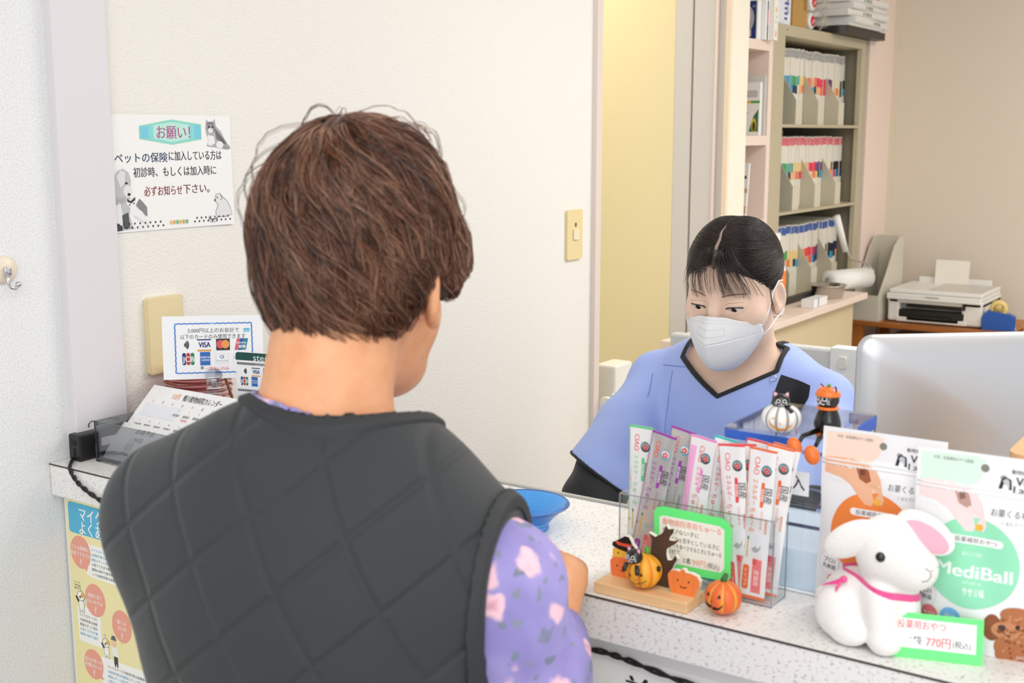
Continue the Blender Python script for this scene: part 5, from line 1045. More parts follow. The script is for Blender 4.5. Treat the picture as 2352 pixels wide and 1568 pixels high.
def nskin(P):
    Q = to_body(P); d = headskin(P); n1 = (np.array(HM @ Vector((-.015, 0, -.045)))); n2 = np.array(bw(-.02, 0, 1.02))
    nk = caps(P, n1, n2, .050, .060); d = smin(d, nk, .025); t = torso(Q)+.012
    d = smin(d, t, .03); 
    for s in (-1, 1): d = smin(d, caps(Q, (.045, .015*s, 1.005), (.01, .13*s, 1.03), .012), .02)
    return d
body = solid('body', nskin, (.70, -.90, .88), (1.06, -.47, 1.36), .0020, M_skin, ns); body.matrix_local = INV
hb = bvh_of(body); HIm = HM.inverted()
def face(y, z, h=0):
    a = HM @ Vector((.2, y, z)); d = (HM.to_3x3() @ Vector((-1, 0, 0))); r = hb.ray_cast(a, d); return r[0]+r[1]*h
K = mat('lash_black', '1a1412', .5)
for s in (-1, 1):
    b = MB(); b.ball((.0730, .0315*s, -.0015), .0119, 0, 24, HM); g = Vector((.92, -.06, -.36)).normalized()
    b.ball(Vector((.0730, .0315*s, -.0015))+g*.0064, .0066, 1, 20, HM); o = b.build('eye', [mat('eye_white', 'e9e2de', .15), mat('iris_dark', '150d0a', .08)], ns, True); o.matrix_local = INV
    b = MB(); pts = []; low = []
    for k in range(13):
        q = PI*(k/12); y = .0315*s+.0135*math.cos(q)*1.04; z = -.0044+.0036*math.sin(q)+.06*abs(y-.0315*s)*(1 if (y-.0315*s)*s > 0 else -1)
        p = face(y, z+.0006, .0004); pts.append(p); low.append(face(y, -.0050-.0034*math.sin(q)+.1*(y-.0315*s), .0002))
    b.tube(pts, [.0004]+[.0010]*11+[.0004], n=6); o = b.build('eyelashes', K, ns, True); o.matrix_local = INV
    b = MB(); b.tube([face(.0315*s+.0145*math.cos(PI*k/12), .0035+.0035*math.sin(PI*k/12)+.1*.0145*math.cos(PI*k/12)*s*s, .00005) for k in range(13)], .00045, n=5); o = b.build('eyelid_crease', mat('lid_crease', 'c99c88', .6), ns, True); o.matrix_local = INV
    P = Print(); P.poly([(.013*s, .0180), (.020*s, .0212), (.032*s, .0222), (.045*s, .0198), (.054*s, .0150), (.044*s, .0182), (.032*s, .0192), (.020*s, .0178), (.014*s, .0165)], 'a88674')
    o = P.build('eyebrow', ns, lambda u, v, h: face(u, v, h), lift=.0003, sub=.003); o.matrix_local = INV
# mask
def lerp(a, b, t): return a+(b-a)*t
def mpt(u, v):
    a = abs(u); A = 1-a
    top = Vector((.062+.046*(1-a**1.6), .067*u, -.037+.029*(1-a**1.5)-.006*math.exp(-((a-.0)/.12)**2)*0))
    top.x -= .004*math.exp(-((a-.33)/.16)**2)
    mid = Vector((.060+.076*(1-a**1.25), .0675*u, -.050+.004*(1-a)))
    bot = Vector((.057+.030*(1-a**2.2), .064*u*(1-.10*(1-a)), -.060-.056*(1-a**2.4)))
    if v < .42:
        t = v/.42; p = top.lerp(mid, t); p.x += .004*math.sin(PI*t)*A; return p
    t = (v-.42)/.58; p = mid.lerp(bot, t); bl = math.sin(PI*t)*(A**.7)
    p.x += .016*bl; p.z -= .010*bl; return p
def mk(u, v): return HM @ mpt(2*u-1, v)
b = MB(); b.grid(lambda u, v: mk(u, v*.42), 49, 18); b.grid(lambda u, v: mk(u, .4201+v*.5799), 49, 26); mo = b.build('face_mask', mat('mask_white', 'f0f1f4', .7, bump=(500, .25, .0006)), ns, True); mo.matrix_local = INV
sm = mo.modifiers.new('thickness', 'SOLIDIFY'); sm.thickness = .0012; sm.offset = 0
def msurf(u, v, h): 
    e = .004; p = mk(u, v); n = (mk(min(1, u+e), v)-mk(max(0, u-e), v)).cross(mk(u, min(1, v+e))-mk(u, max(0, v-e))).normalized(); c = HM @ Vector((.0, 0, -.05))
    if n.dot(p-c) < 0: n = -n
    return p+n*(h+.0007)
P = Print()
for r in range(2):
    for i in range(46): u = .06+i*.0195; P.ell(u, .045+r*.045, .0035, .010, 'dcdde0', 6)
for i in range(31): u = .33+i*.0113; P.ell(u, .185, .0026, .009, 'cfd0d4', 6); P.ell(u, .300, .0026, .009, 'cfd0d4', 6)
for i in range(5): P.ell(.33, .185+i*.023, .0026, .009, 'cfd0d4', 6); P.ell(.67, .185+i*.023, .0026, .009, 'cfd0d4', 6)
o = P.build('embossing', mo, msurf); o.matrix_parent_inverse = Matrix.Identity(4)
for s in (-1, 1):
    b = MB(); q = lambda *a: HM @ Vector(a)
    b.tube([q(.061, .0675*s, -.040), q(.040, .0715*s, -.022), q(.018, .0725*s, .002), q(.002, .0765*s, .014), q(-.010, .078*s, .010)], .0013, n=6); b.tube([q(.058, .0665*s, -.058), q(.040, .0715*s, -.052), q(.015, .0735*s, -.046), q(-.004, .076*s, -.043), q(-.014, .077*s, -.03)], .0013, n=6)
    o = b.build('ear_loop', mat('loop_white', 'f3f3f4', .7), mo, True)
# hair
M_nh = hair_mat('nurse_hair', [(.2, '0f0b0a'), (.5, '231917'), (.85, '4a372f')], .30)
HC = np.array((-.004, 0, .033)); HRD = np.array((.0845, .0730, .0815))
def hcap(P):
    H = to_head(P); d = elli(H, HC, HRD)
    lim = .074+1.22*(H[..., 0]-.076)-.30*np.abs(H[..., 1])-.9*np.clip(np.abs(H[..., 1])-.045, 0, 1)
    d = smax(d, (lim-H[..., 2])*.6, .010); d = np.maximum(d, -.040-H[..., 2])
    d = np.maximum(d, np.where(H[..., 0] > -.022, -.030-H[..., 2], -1))
    g = caps(H, (.066, .0, .085), (-.02, .0, .1145), .003, .0016); d = smax(d, -g, .003)
    return smin(d, elli(H, (-.088, 0, .045), (.026, .032, .030)), .01)
hp = solid('hair', hcap, tuple(np.array(HM @ Vector((0, 0, .03)))-np.array((.16, .11, .14))), tuple(np.array(HM @ Vector((0, 0, .03)))+np.array((.16, .11, .14))), .0020, mat('nurse_hair_base', '17110f', .38, noise=(40, '2a1f1b', .4, .65)), ns); hp.matrix_local = INV
rng = np.random.default_rng(5)
b = MB(); pl = []
for i in range(14):
    x = .0745-.088*i/13; ux = min(.985, (x+.004)/.0845); pl.append(HM @ Vector((x, .0012*math.sin(i*1.7), .033+.0815*math.sqrt(1-ux*ux)-.0022)))
b.tube(pl, [.0044-.00024*i for i in range(14)], n=10); o = b.build('parting', mat('scalp', '94827a', .6), hp, True)
HMn = np.array(HM)
def toW(p): return p @ HMn[:3, :3].T + HMn[:3, 3]
S = []; RAD = []
for i in range(6600):
    s = 1 if rng.random() < .5 else -1; t = rng.random()
    x0 = .0785-.145*t; root = np.array((x0, 0, 0)); ux = (root-HC)/HRD; ux[1] = s*(.012+.07*rng.random()); ux[2] = math.sqrt(max(.01, 1-min(.97, ux[0]**2)-ux[1]**2))
    if rng.random() < .38:                                      # also from the front hairline and temples
        a = rng.random(); y = s*(.01+.067*a); lim = .074+1.22*((.074-.040*a)-.076)-.30*abs(y)-.9*max(0, abs(y)-.045); root = np.array((.074-.040*a+.004, y, lim+.004)); ux = (root-HC)/HRD; ux /= np.linalg.norm(ux)
    m = np.array((.25*ux[0]-.12-.25*rng.random(), s*1.0, .25+.55*t*0+.5*max(0, ux[2])*rng.random()-.45*rng.random())); e = np.array((-1, s*.12, .10+.25*(rng.random()-.5)))
    m /= np.linalg.norm(m); e /= np.linalg.norm(e); k = np.linspace(0, 1, 16)[:, None]
    c = (1-k)**2*ux+2*k*(1-k)*m*1.15+k**2*e; c /= np.linalg.norm(c, axis=1)[:, None]
    lift = .001+.0035*rng.random(); p = HC+c*(HRD+lift*np.minimum(1, k*5)); p += .0006*np.sin(k*20+rng.random()*6)*rng.random()
    S.append(toW(p)); RAD.append(np.full(16, .0002)*np.linspace(1, .6, 16))
for c in range(58):                                            # fringe in fine clumps
    yb = -.052+.118*rng.random(); y0 = yb*.28; zb = .0195+.012*rng.random()-(.008 if abs(yb) > .03 else 0); sw = .018*(rng.random()-.3)
    for i in range(rng.integers(3, 9)):
        j = (rng.random(3)-.5); P0 = np.array((.064+.016*j[2], y0*1.3+.012*j[0], .083-.016*j[2])); P1 = np.array((.093, yb*.7+.006*j[0], .083-.01*j[2])); P2 = np.array((.103-8*yb*yb, yb*1.02+.003*j[1], .052)); P3 = np.array((.096-8.5*yb*yb, yb*1.06+sw+.006*j[0], zb+.007*j[2]))
        k = np.linspace(0, 1, 14)[:, None]; p = (1-k)**3*P0+3*k*(1-k)**2*P1+3*k*k*(1-k)*P2+k**3*P3; S.append(toW(p)); RAD.append(np.full(14, .00023)*np.linspace(1, .3, 14))
for c in range(16):                                            # wisps at the temples
    s = 1 if rng.random() < .6 else -1; j = rng.random(3)
    P0 = np.array((.030-.02*j[0], s*.068, .03)); P1 = np.array((.036, s*.075, .0)); P2 = np.array((.026+.01*j[1], s*(.073+.006*j[2]), -.025-.012*j[1])); k = np.linspace(0, 1, 12)[:, None]; p = (1-k)**2*P0+2*k*(1-k)*P1+k*k*P2; S.append(toW(p)); RAD.append(np.full(12, .00016))
o = hair_obj('hair_strands', S, RAD, M_nh, hp)
# scrubs
M_scr = mat('scrub_blue', 'a6bbf6', .7, noise=(5, '9eb3f2', .3, .7), bump=(700, .12, .0005), sheen=.15)
M_blk = mat('black_cloth', '1b1c20', .75, sheen=.1)
ARMS = {-1: [(.0, -.152, .995), (.10, -.163, .925), (.205, -.150, .860)], 1: [(.0, .158, .99), (.10, .195, .935), (.215, .165, .872)]}
def scrub0(Q):
    d = torso(Q)
    for s, a in ARMS.items(): d = smin(d, chain(Q, a, [.048, .055, .072], .02), .025)
    d = d+.0022*np.sin(Q[..., 2]*55+Q[..., 1]*30)*np.clip((1.0-Q[..., 2])*6, 0, 1)+.0015*np.sin(Q[..., 1]*70-Q[..., 2]*40)*np.clip((.98-Q[..., 2])*6, 0, 1)
    return d
def hem(Q, s):
    a = np.array(ARMS[s][1]); c = np.array(ARMS[s][2]); n = (c-a)/np.linalg.norm(c-a); n = np.array((.42, .42*s, -.80)); n /= np.linalg.norm(n)
    return (Q-(c-.005*n)) @ n.astype(np.float32), np.abs(Q[..., 1]-c[1])
def carve(Q):
    f, l, z = Q[..., 0], Q[..., 1], Q[..., 2]
    cyl = (np.sqrt(((f+.022)/.064)**2+((l+.0)/.079)**2)-1)*.064; cyl = np.maximum(cyl, .99-z)
    w = np.where(l < 0, .092, .098); v = (np.abs(l-.006)-(z-1.001)*w/.052)*.50
    v = np.maximum(v, .0-f); v = np.maximum(v, z-1.12); v = np.maximum(v, np.abs(l)-w*.95)
    return np.minimum(cyl, v)
def scrub(P):
    Q = to_body(P); d = scrub0(Q)
    for s in (-1, 1):
        h, w = hem(Q, s); d = np.maximum(d, np.where(w < .12, np.where(Q[..., 0] > .085, h, -1), -1))
    return np.maximum(d, -carve(Q))
LO, HI_ = (.58, -.96, .60), (1.05, -.40, 1.10)
so = solid('scrub_top', scrub, LO, HI_, .0026, M_scr, ns); so.matrix_local = INV
def trim(P):
    Q = to_body(P); return np.maximum(np.abs(scrub0(Q)+.001)-.0030, np.abs(carve(Q)+.0022)-.0036)
o = solid('neckline_trim', trim, (.70, -.80, .96), (1.05, -.56, 1.10), .0016, M_blk, so); o.matrix_parent_inverse = Matrix.Identity(4)
def under(P):
    Q = to_body(P); d = None
    for s in (-1, 1):
        a = ARMS[s]; el = (.245, a[2][1]*.98, .835); wr = (.36, .06*s, .735)
        e = chain(Q, [a[1], a[2], el, wr], [.044, .050, .048, .034], .02); d = e if d is None else np.minimum(d, e)
    return d+.0016*np.sin(Q[..., 2]*130+Q[..., 1]*60)
o = solid('undershirt', under, (.48, -.95, .67), (.90, -.40, 1.02), .0028, M_blk, ns); o.matrix_local = INV
sb_ = bvh_of(so)
def sproj(Y, Z, h): r = sb_.ray_cast(Vector((.5, Y, Z)), Vector((1, 0, 0))); return (r[0]+r[1]*h) if r[0] else Vector((.85, Y, Z))
def hemtrim(P):
    Q = to_body(P); d = None
    for s in (-1, 1):
        h, w = hem(Q, s); e = np.maximum(np.maximum(scrub0(Q)-.0012, np.abs(h-.0005)-.0025), w-.12); e = np.maximum(e, -(scrub0(Q)+.004)); e = np.maximum(e, .1-Q[..., 0]); d = e if d is None else np.minimum(d, e)
    return d
o = solid('hem_trim', hemtrim, (.58, -.96, .70), (.85, -.40, 1.0), .0022, M_blk, so); o.matrix_parent_inverse = Matrix.Identity(4)
P = Print(); P.poly([(-.782, 1.043), (-.832, 1.029), (-.836, 1.012), (-.827, .978), (-.776, .974), (-.777, 1.01)], '1d1e26'); o = P.build('chest_panel', so, sproj, lift=.0008, sub=.008)
P = Print()
P.line([(-.560, 1.035), (-.59, 1.038), (-.612, 1.040)], .0012, '7488cc'); P.line([(-.545, 1.02), (-.552, .995), (-.554, .985)], .0012, '7488cc'); P.line([(-.585, 1.03), (-.590, .98), (-.592, .92)], .0012, '7d92d6')
o = P.build('seams', so, sproj, lift=.0006, sub=.008)
c = sproj(-.772, 1.036, .0042); b = MB(); b.tube([c+Vector((.0, .0052*math.cos(a*PI/12), .0052*math.sin(a*PI/12))) for a in range(25)], .0008, n=6, cap=False); o = b.build('snap_ring', mat('chrome', 'd5d5d8', .12, 1), so, True)
b = MB(); b.box(-.15, -.16, -.03, .17, .16, .30, bev=.05); tr = b.build('trousers', mat('scrub_navy', '3a4a86', .7), ns, True)
tr.location = (0, 0, .0)
stl = thing('stool', 'round grey stool under the nurse behind the counter', 'stool', (.905, -.683, 0))
MB().lathe([(0, .36), (.17, .36), (.18, .37), (.18, .41), (.17, .4195), (0, .4195)], 32).build('seat', mat('stool_grey', '8a8c90', .5), stl, True)
MB().lathe([(0, 0), (.2, 0), (.2, .015), (.03, .03), (.03, .36), (0, .36)], 24).build('pedestal', mat('stainless', 'c9c6c0', .16, 1), stl, True)
# ================================================================== the customer
A6 = math.radians(17); CX, CY = -.312, -.826; cA, sA = math.cos(A6), math.sin(A6)
cu = thing('person', 'customer seen from behind in black quilted vest over purple floral shirt', 'person', (CX, CY, 0)); CINV = Matrix.Translation((-CX, -CY, 0))
def to_c(P): x = P[..., 0]-CX; y = P[..., 1]-CY; return np.stack((cA*x+sA*y, -sA*x+cA*y, P[..., 2]), -1)
def cw_(f, l, z): return Vector((CX+cA*f-sA*l, CY+sA*f+cA*l, z))
M_cs = mat('customer_skin', 'e9ab80', .5, noise=(45, 'e09c70', .35, .7), sss=.12, bump=(700, .1, .0005))
HA = math.radians(13); HO = Vector((-.240, -.818, 1.313)); HM2 = Matrix.Translation(HO) @ Matrix.Rotation(HA, 4, 'Z') @ Matrix.Rotation(math.radians(4), 4, 'Y'); HI2 = np.array(HM2.inverted(), np.float32)
def to_h2(P): return P @ HI2[:3, :3].T + HI2[:3, 3]
NB = np.array(cw_(-.012, .0, 1.132)); NT = np.array(HM2 @ Vector((-.028, 0, .0)))
WR = Vector((-.068, -.909, .976))
wl = to_c(np.array([[WR.x, WR.y, WR.z]]))[0]
ARM = [(-.003, -.170, 1.066), (-.015, -.208, .845), tuple(wl)]
ARML = [(.03, .100, 1.06), (.12, .110, .87), (.26, .07, .985)]
def ctorso(Q):
    d = elli(Q, (.005, -.020, .94), (.112, .127, .28)); d = smin(d, elli(Q, (-.026, -.006, 1.052), (.088, .134, .12)), .06)
    for s in (-1, 1): d = smin(d, caps(Q, (-.025, .05*s, 1.146 if s > 0 else 1.110), (-.012, (.157 if s < 0 else .123)*s, (1.080 if s < 0 else 1.112)), .046 if s > 0 else .040, .052), .05 if s > 0 else .035)
    d = smin(d, elli(Q, (.0, -.085, .96), (.095, .088, .22)), .04)
    d = smin(d, elli(Q, (.01, -.006, .73), (.13, .164, .24)), .06)
    return d
def cskin(P):
    Q = to_c(P); H = to_h2(P)
    d = elli(H, (-.010, 0, .040), (.084, .068, .088)); d = smin(d, elli(H, (.026, 0, -.035), (.054, .053, .070)), .03); d = smin(d, elli(H, (.058, 0, -.082), (.030, .032, .025)), .03)
    d = smin(d, chain(H, [(.082, 0, .02), (.097, 0, -.022)], [.009, .013], .01), .012)
    for s in (-1, 1):
        d = smin(d, elli(H, (.044, .029*s, -.03), (.03, .024, .03)), .02); d = smax(d, -elli(H, (.098, .029*s, .010), (.02, .018, .011)), .012)
        R = rotm(0, .15, -.5*s); o = smax(elli(H, (-.004, .072*s, -.003), (.018, .0075, .032), R), -elli(H, (.002, .079*s, -.001), (.011, .006, .022), R), .004); o = smin(o, elli(H, (.004, .070*s, -.031), (.008, .006, .009)), .006); d = smin(d, o, .005)
    d = smin(d, caps(P, NT, NB, .053, .058), .025); d = smin(d, ctorso(Q)+.012, .04)
    d = smin(d, chain(Q, [ARM[1], ARM[2]], [.036, .026], .01), .02); d = smin(d, chain(Q, [ARML[1], ARML[2]], [.036, .026], .01), .02)
    # right hand resting over the counter edge
    pc = (-.036, -.902, .991); kn = [(-.010, -.905+.0185*i, .993+.002*(i in (1, 2))) for i in range(4)]
    d = smin(d, chain(P, [tuple(WR), pc], [.028, .027], .01), .015); hnd = None
    for i, k in enumerate(kn):
        L = (.030, .036, .038, .033)[i]; m = (k[0]+L*.55, k[1]+L*.45, k[2]-.003); e = (k[0]+L*.8, k[1]+L*.9, .9755)
        f = chain(P, [pc, k, m, e], [.020, .0105, .0090, .0078], .006); hnd = f if hnd is None else smin(hnd, f, .004)
    hnd = smin(hnd, chain(P, [(-.05, -.882, .985), (-.018, -.846, .985), (.008, -.838, .977)], [.014, .011, .009], .006), .006)
    return smin(d, hnd, .012)
body = solid('body', cskin, tuple(np.array(cw_(0, 0, 1.1))-np.array((.22, .34, .40))), (.06, -.55, 1.47), .0032, M_cs, cu); body.matrix_local = CINV
# hair
HC2 = np.array((-.010, 0, .044))
def chair(P):
    H = to_h2(P); d = elli(H, HC2, (.095, .081, .098)); d = smin(d, elli(H, (-.045, 0, -.012), (.044, .052, .045)), .03)
    d = smin(d, elli(H, (.044, -.064, -.002), (.024, .014, .055)), .02); d = smin(d, elli(H, (.044, .064, -.002), (.024, .014, .055)), .02)
    d = np.maximum(d, (np.abs(H[..., 1])-(.056+.62*np.clip(H[..., 2]+.036, -.02, 1)))*.8*np.where(H[..., 0] < .01, 1, 0)-np.where(H[..., 0] < .01, 0, 1))
    d = np.maximum(d, .030+.9*(H[..., 0]-.075)-H[..., 2]); x = H[..., 0]; d = np.maximum(d, np.where(x > .022, -.040, np.clip(-.016+.8*np.minimum(0, x), -.058, 0))-H[..., 2])
    for s in (-1, 1): d = smax(d, -elli(H, (.002, .079*s, -.012), (.019, .022, .026)), .006)
    return d
HCW = np.array(HM2 @ Vector(HC2))
hp2 = solid('hair', chair, tuple(HCW-np.array((.16, .15, .16))), tuple(HCW+np.array((.16, .15, .14))), .0028, mat('customer_hair_base', '2a1810', .45, noise=(30, '4a2c1e', .4, .7)), cu); hp2.matrix_local = CINV
hb2 = bvh_of(hp2); H2n = np.array(HM2)
rng = np.random.default_rng(11)
Wd = np.array((-.30, .02, .95)); Wd /= np.linalg.norm(Wd); Ax = np.cross(Wd, (0, 1, 0)); Ax /= np.linalg.norm(Ax); Ay = np.cross(Wd, Ax)
S = []; RAD = []
def surf2(dl):
    dw = H2n[:3, :3] @ dl; r = hb2.ray_cast(Vector(HCW+dw*.4), Vector(-dw)); return (np.array(r[0]) if r[0] else HCW+dw*.08), dw
for g in range(1150):
    th0 = math.acos(1-rng.random()*1.45)*.98; ph = rng.random()*2*PI; L = .45+.55*rng.random(); sw = .25+.5*(rng.random()-.35); wv = rng.random()*6; lift = .001+.007*rng.random()**2
    if th0 < .25: L += .35
    k = np.linspace(0, 1, 11); pts = []; dws = []
    for q in k:
        th = th0+L*q; p = ph+sw*q*(.6+.4*math.sin(th))+.10*math.sin(wv+5*q)*q; dl = Wd*math.cos(th)+(Ax*math.cos(p)+Ay*math.sin(p))*math.sin(th)
        s, dw = surf2(dl); pts.append(s); dws.append(dw)
    pts = np.array(pts); dws = np.array(dws)
    hl = (pts @ HI2[:3, :3].T+HI2[:3, 3]); 
    bad = (hl[:, 2] < -.062+.012*rng.random()) | ((hl[:, 0] > .07) & (hl[:, 2] < .035)) | ((np.abs(hl[:, 0]-.004) < .02) & (hl[:, 2] < -.0)); n = int(np.argmax(bad)) if bad.any() else 11
    if n < 4: continue
    pts = pts[:n]; dws = dws[:n]; k = k[:n]
    T = np.gradient(pts, axis=0); side = np.cross(T, dws); side /= np.linalg.norm(side, axis=1)[:, None]+1e-9
    for c in range(11):
        a = (rng.random()-.5)*.011; b_ = rng.random()*.004; cv = (1-.65*k**1.5)[:, None]; li = (lift*np.sin(np.minimum(1, k*1.15)*PI*.62)+.0008+b_*.6)[:, None]
        p = pts+dws*li+side*a*cv+side*(.0018*np.sin(k*6+wv+c*.3))[:, None]; S.append(p); RAD.append(np.full(n, .00030)*np.linspace(1, .5, n))
for g in range(34):                                            # loose hairs standing off the crown and sides
    th0 = .1+.9*rng.random(); ph = rng.random()*2*PI; k = np.linspace(0, 1, 12); pts = []
    for q in k: th = th0+.65*q; p = ph+.4*q; dl = Wd*math.cos(th)+(Ax*math.cos(p)+Ay*math.sin(p))*math.sin(th); s, dw = surf2(dl); pts.append(s+dw*(.003+.014*math.sin(PI*q*.9)*rng.uniform(.9, 1.1)))
    for c in range(3): S.append(np.array(pts)+(rng.random(3)-.5)*.004); RAD.append(np.full(12, .00022))
o = hair_obj('hair_strands', S, RAD, hair_mat('customer_hair', [(.25, '1a100b'), (.42, '4a2a1c'), (.58, '7d4a30'), (.74, 'a8846e')], .36), hp2)
# shirt with flowers
def floral():
    m = bpy.data.materials.new('purple_floral_cloth'); m.use_nodes = True; nt = m.node_tree; N = nt.nodes.new; Lk = nt.links.new; b = nt.nodes['Principled BSDF']; b.inputs['Roughness'].default_value = .75
    tc = N('ShaderNodeTexCoord'); n = N('ShaderNodeTexNoise'); n.inputs['Scale'].default_value = 48; Lk(tc.outputs['Object'], n.inputs['Vector'])
    ad = N('ShaderNodeVectorMath'); ad.operation = 'MULTIPLY_ADD'; ad.inputs[1].default_value = (.022, .022, .022); Lk(n.outputs['Color'], ad.inputs[0]); Lk(tc.outputs['Object'], ad.inputs[2])
    bn = N('ShaderNodeTexNoise'); bn.inputs['Scale'].default_value = 16; Lk(tc.outputs['Object'], bn.inputs['Vector']); base = N('ShaderNodeValToRGB'); base.color_ramp.elements[0].position = .35; base.color_ramp.elements[1].position = .65; base.color_ramp.elements[0].color = lin('8a80be'); base.color_ramp.elements[1].color = lin('a79dd8'); Lk(bn.outputs['Fac'], base.inputs[0]); cur = base.outputs[0]
    def layer(scale, th, col, rot=(0, 0, 0), st=(1, 1, 1), off=0, soft=.06, pick=None):
        nonlocal cur
        mp = N('ShaderNodeMapping'); mp.inputs['Rotation'].default_value = rot; mp.inputs['Scale'].default_value = st; mp.inputs['Location'].default_value = (off, off*.7, off*.3); Lk(ad.outputs[0], mp.inputs[0])
        v = N('ShaderNodeTexVoronoi'); v.inputs['Scale'].default_value = scale; Lk(mp.outputs[0], v.inputs['Vector']); r = N('ShaderNodeMapRange'); r.inputs['From Min'].default_value = th; r.inputs['From Max'].default_value = th+soft; r.inputs['To Min'].default_value = 1; r.inputs['To Max'].default_value = 0; Lk(v.outputs['Distance'], r.inputs[0]); f = r.outputs[0]
        if pick:
            sp = N('ShaderNodeSeparateColor'); Lk(v.outputs['Color'], sp.inputs[0]); g = N('ShaderNodeMath'); g.operation = 'LESS_THAN'; g.inputs[1].default_value = pick; Lk(sp.outputs[0], g.inputs[0]); mu = N('ShaderNodeMath'); mu.operation = 'MULTIPLY'; Lk(g.outputs[0], mu.inputs[0]); Lk(f, mu.inputs[1]); f = mu.outputs[0]
        mx = N('ShaderNodeMix'); mx.data_type = 'RGBA'; Lk(f, mx.inputs['Factor']); Lk(cur, mx.inputs[6]); mx.inputs[7].default_value = lin(col); cur = mx.outputs[2]
    layer(20, .24, '788098', (.5, .8, .6), (1, 3.4, 3.0), 3.1, .07, .75); layer(22, .22, '858aa2', (-.6, -.7, .3), (3.2, 1, 3.4), 1.7, .07, .7)
    layer(27, .27, 'f0c4d2', (0, 0, 0), (1, 1, 1.0), .4, .09, .7); layer(27, .10, 'd79fb2', (0, 0, 0), (1, 1, 1.0), .4, .10, .62); layer(20, .24, 'd5d6f6', (0, 0, 0), (1, 1, 1), 5.2, .08, .2); layer(40, .22, 'eab9c6', (0, 0, 0), (1, 1, 1), 8.2, .08, .22)
    Lk(cur, b.inputs['Base Color']); return m
M_fl = floral()
def sleeve(Q):
    w = .0035*np.sin(Q[..., 2]*48+Q[..., 0]*20)+.0025*np.sin(Q[..., 2]*85-Q[..., 0]*60)
    d = chain(Q, ARM, [.055, .053, .036], .03)+w; return np.minimum(d, chain(Q, ARML, [.046, .046, .034], .03)+w)
def shirt(P):
    Q = to_c(P); d = smin(ctorso(Q)-.004, sleeve(Q), .02); wq = np.linalg.norm(P-np.array(WR, np.float32), axis=-1)
    d = np.maximum(d, .046-wq); n = NT-NB; n = n/np.linalg.norm(n); ax = (P-NB.astype(np.float32)) @ n.astype(np.float32)
    rad = np.linalg.norm(P-NB.astype(np.float32)-ax[..., None]*n.astype(np.float32), axis=-1)
    slope = ax-.03*Q[..., 1]/.06*.35
    d = np.maximum(d, np.where(ax > .0, .062-rad, -1)); col = np.maximum(np.abs(rad-.066+.12*(ax-.04))-.0022, np.abs(slope-.046)-.034); d = smin(d, col, .006)
    return d
o = solid('shirt', shirt, tuple(np.array(cw_(0, 0, .96))-np.array((.30, .34, .36))), (-.02, -.48, 1.30), .0032, M_fl, cu); o.matrix_local = CINV
# quilted vest
def quilt():
    m = bpy.data.materials.new('black_quilted_cloth'); m.use_nodes = True; nt = m.node_tree; N = nt.nodes.new; Lk = nt.links.new; b = nt.nodes['Principled BSDF']
    b.inputs['Base Color'].default_value = lin('313437'); b.inputs['Roughness'].default_value = .7; b.inputs['Sheen Weight'].default_value = .12; b.inputs['Specular IOR Level'].default_value = .35
    tc = N('ShaderNodeTexCoord'); hs = []
    R = Vector((sA, -cA, 0))                                   # to the wearer's right
    for a, c, ph in ((.86, .51, QP[0]), (-.643, .765, QP[1])):
        dt = N('ShaderNodeVectorMath'); dt.operation = 'DOT_PRODUCT'; dt.inputs[1].default_value = (R.x*a, R.y*a, c); Lk(tc.outputs['Object'], dt.inputs[0])
        mm = N('ShaderNodeMath'); mm.operation = 'SUBTRACT'; mm.inputs[1].default_value = ph; Lk(dt.outputs['Value'], mm.inputs[0])
        pp = N('ShaderNodeMath'); pp.operation = 'PINGPONG'; pp.inputs[1].default_value = .030; Lk(mm.outputs[0], pp.inputs[0])
        mr = N('ShaderNodeMapRange'); mr.interpolation_type = 'SMOOTHSTEP'; mr.inputs['From Min'].default_value = .0; mr.inputs['From Max'].default_value = .0055; Lk(pp.outputs[0], mr.inputs[0])
        m2 = N('ShaderNodeMapRange'); m2.inputs['From Max'].default_value = .03; m2.inputs['To Max'].default_value = .45; Lk(pp.outputs[0], m2.inputs[0]); s = N('ShaderNodeMath'); Lk(mr.outputs[0], s.inputs[0]); Lk(m2.outputs[0], s.inputs[1]); hs.append(s.outputs[0])
    mn = N('ShaderNodeMath'); mn.operation = 'MINIMUM'; Lk(hs[0], mn.inputs[0]); Lk(hs[1], mn.inputs[1])
    bp = N('ShaderNodeBump'); bp.inputs['Strength'].default_value = .6; bp.inputs['Distance'].default_value = .0028; Lk(mn.outputs[0], bp.inputs['Height'])
    n = N('ShaderNodeTexNoise'); n.inputs['Scale'].default_value = 1400; Lk(tc.outputs['Object'], n.inputs['Vector']); b2 = N('ShaderNodeBump'); b2.inputs['Strength'].default_value = .12; b2.inputs['Distance'].default_value = .0006; Lk(n.outputs['Fac'], b2.inputs['Height']); Lk(bp.outputs[0], b2.inputs['Normal']); Lk(b2.outputs[0], b.inputs['Normal']); return m
QR = Vector((sA, -cA, 0))
QX = Vector((-.3713, -.8914, 1.1913)); QP = [QX.dot(QR)*.86+QX.z*.51, -QX.dot(QR)*.643+QX.z*.765]
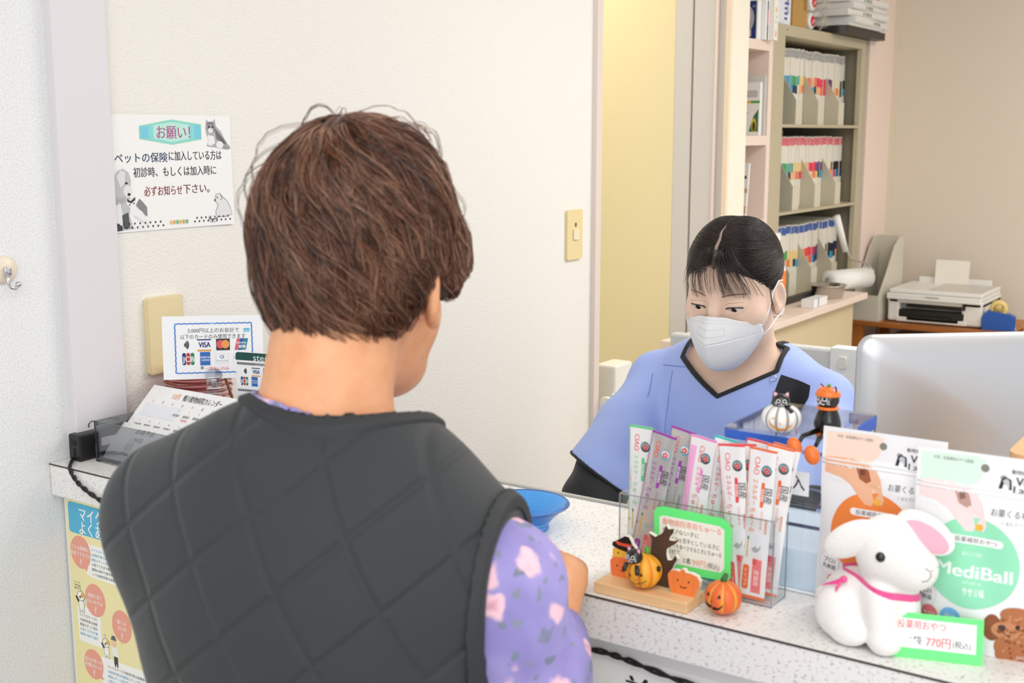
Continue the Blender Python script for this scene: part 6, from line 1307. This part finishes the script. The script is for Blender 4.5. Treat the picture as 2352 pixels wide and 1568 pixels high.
def vest0(Q):
    l, z = Q[..., 1], Q[..., 2]; k = np.clip((1.03-z)*7, 0, 1)
    w = .0035*np.sin(l*55+z*22)*k+.004*np.exp(-((l*.8+.6*(z-1.0)+.07)/.02)**2)*k*np.sin(z*60)
    return ctorso(Q)-.017+w-.012*np.clip((1.0-z)*3, 0, 1)-.004*np.exp(-((l-.15)/.06)**2)*np.clip((1.10-z)*8, 0, 1)
def vcut2(P, Q):
    n = ((NT-NB)/np.linalg.norm(NT-NB)).astype(np.float32); r = P-np.array(cw_(.004, -.011, 1.132), np.float32); ax = r @ n; rad = np.linalg.norm(r-ax[..., None]*n, axis=-1)
    neck = np.maximum(rad-.081, -.014-ax); arm = Q[..., 1]+.175+.02*(Q[..., 2]-1.10); arml = 9-Q[..., 1]
    return np.minimum(np.minimum(neck, arm), arml)           # negative inside the openings
def vest(P): Q = to_c(P); return np.maximum(vest0(Q), -vcut2(P, Q))
lo = tuple(np.array(cw_(0, 0, .70))-np.array((.26, .32, .16))); hi = tuple(np.array(cw_(0, 0, 1.30))+np.array((.26, .32, 0)))
vo = solid('vest', vest, lo, hi, .0036, quilt(), cu); vo.matrix_local = CINV
def vtrim(P): Q = to_c(P); return np.maximum(np.maximum(np.abs(vest0(Q)+.001)-.0045, np.abs(vcut2(P, Q)-.003)-.005), .62-Q[..., 2])
o = solid('binding', vtrim, lo, hi, .0022, mat('black_binding', '2c2e31', .7), vo); o.matrix_parent_inverse = Matrix.Identity(4)
b = MB()
for s in (-1, 1): b.tube([cw_(.0, .085*s, .80), cw_(.01, .09*s, .45), cw_(.0, .095*s, .07)], [.095, .075, .06], n=16)
o = b.build('trousers', mat('dark_trousers', '3a3a40', .8), cu, True); o.matrix_local = CINV
for s in (-1, 1):
    b = MB(); a, c = cw_(-.06, .095*s, .045), cw_(.13, .10*s, .035); b.tube([a, (a+c)/2, c], [.04, .045, .035], n=14); o = b.build('shoe', mat('dark_shoe', '2a2622', .5), cu, True); o.matrix_local = CINV
bpy.data.objects.remove(FO)
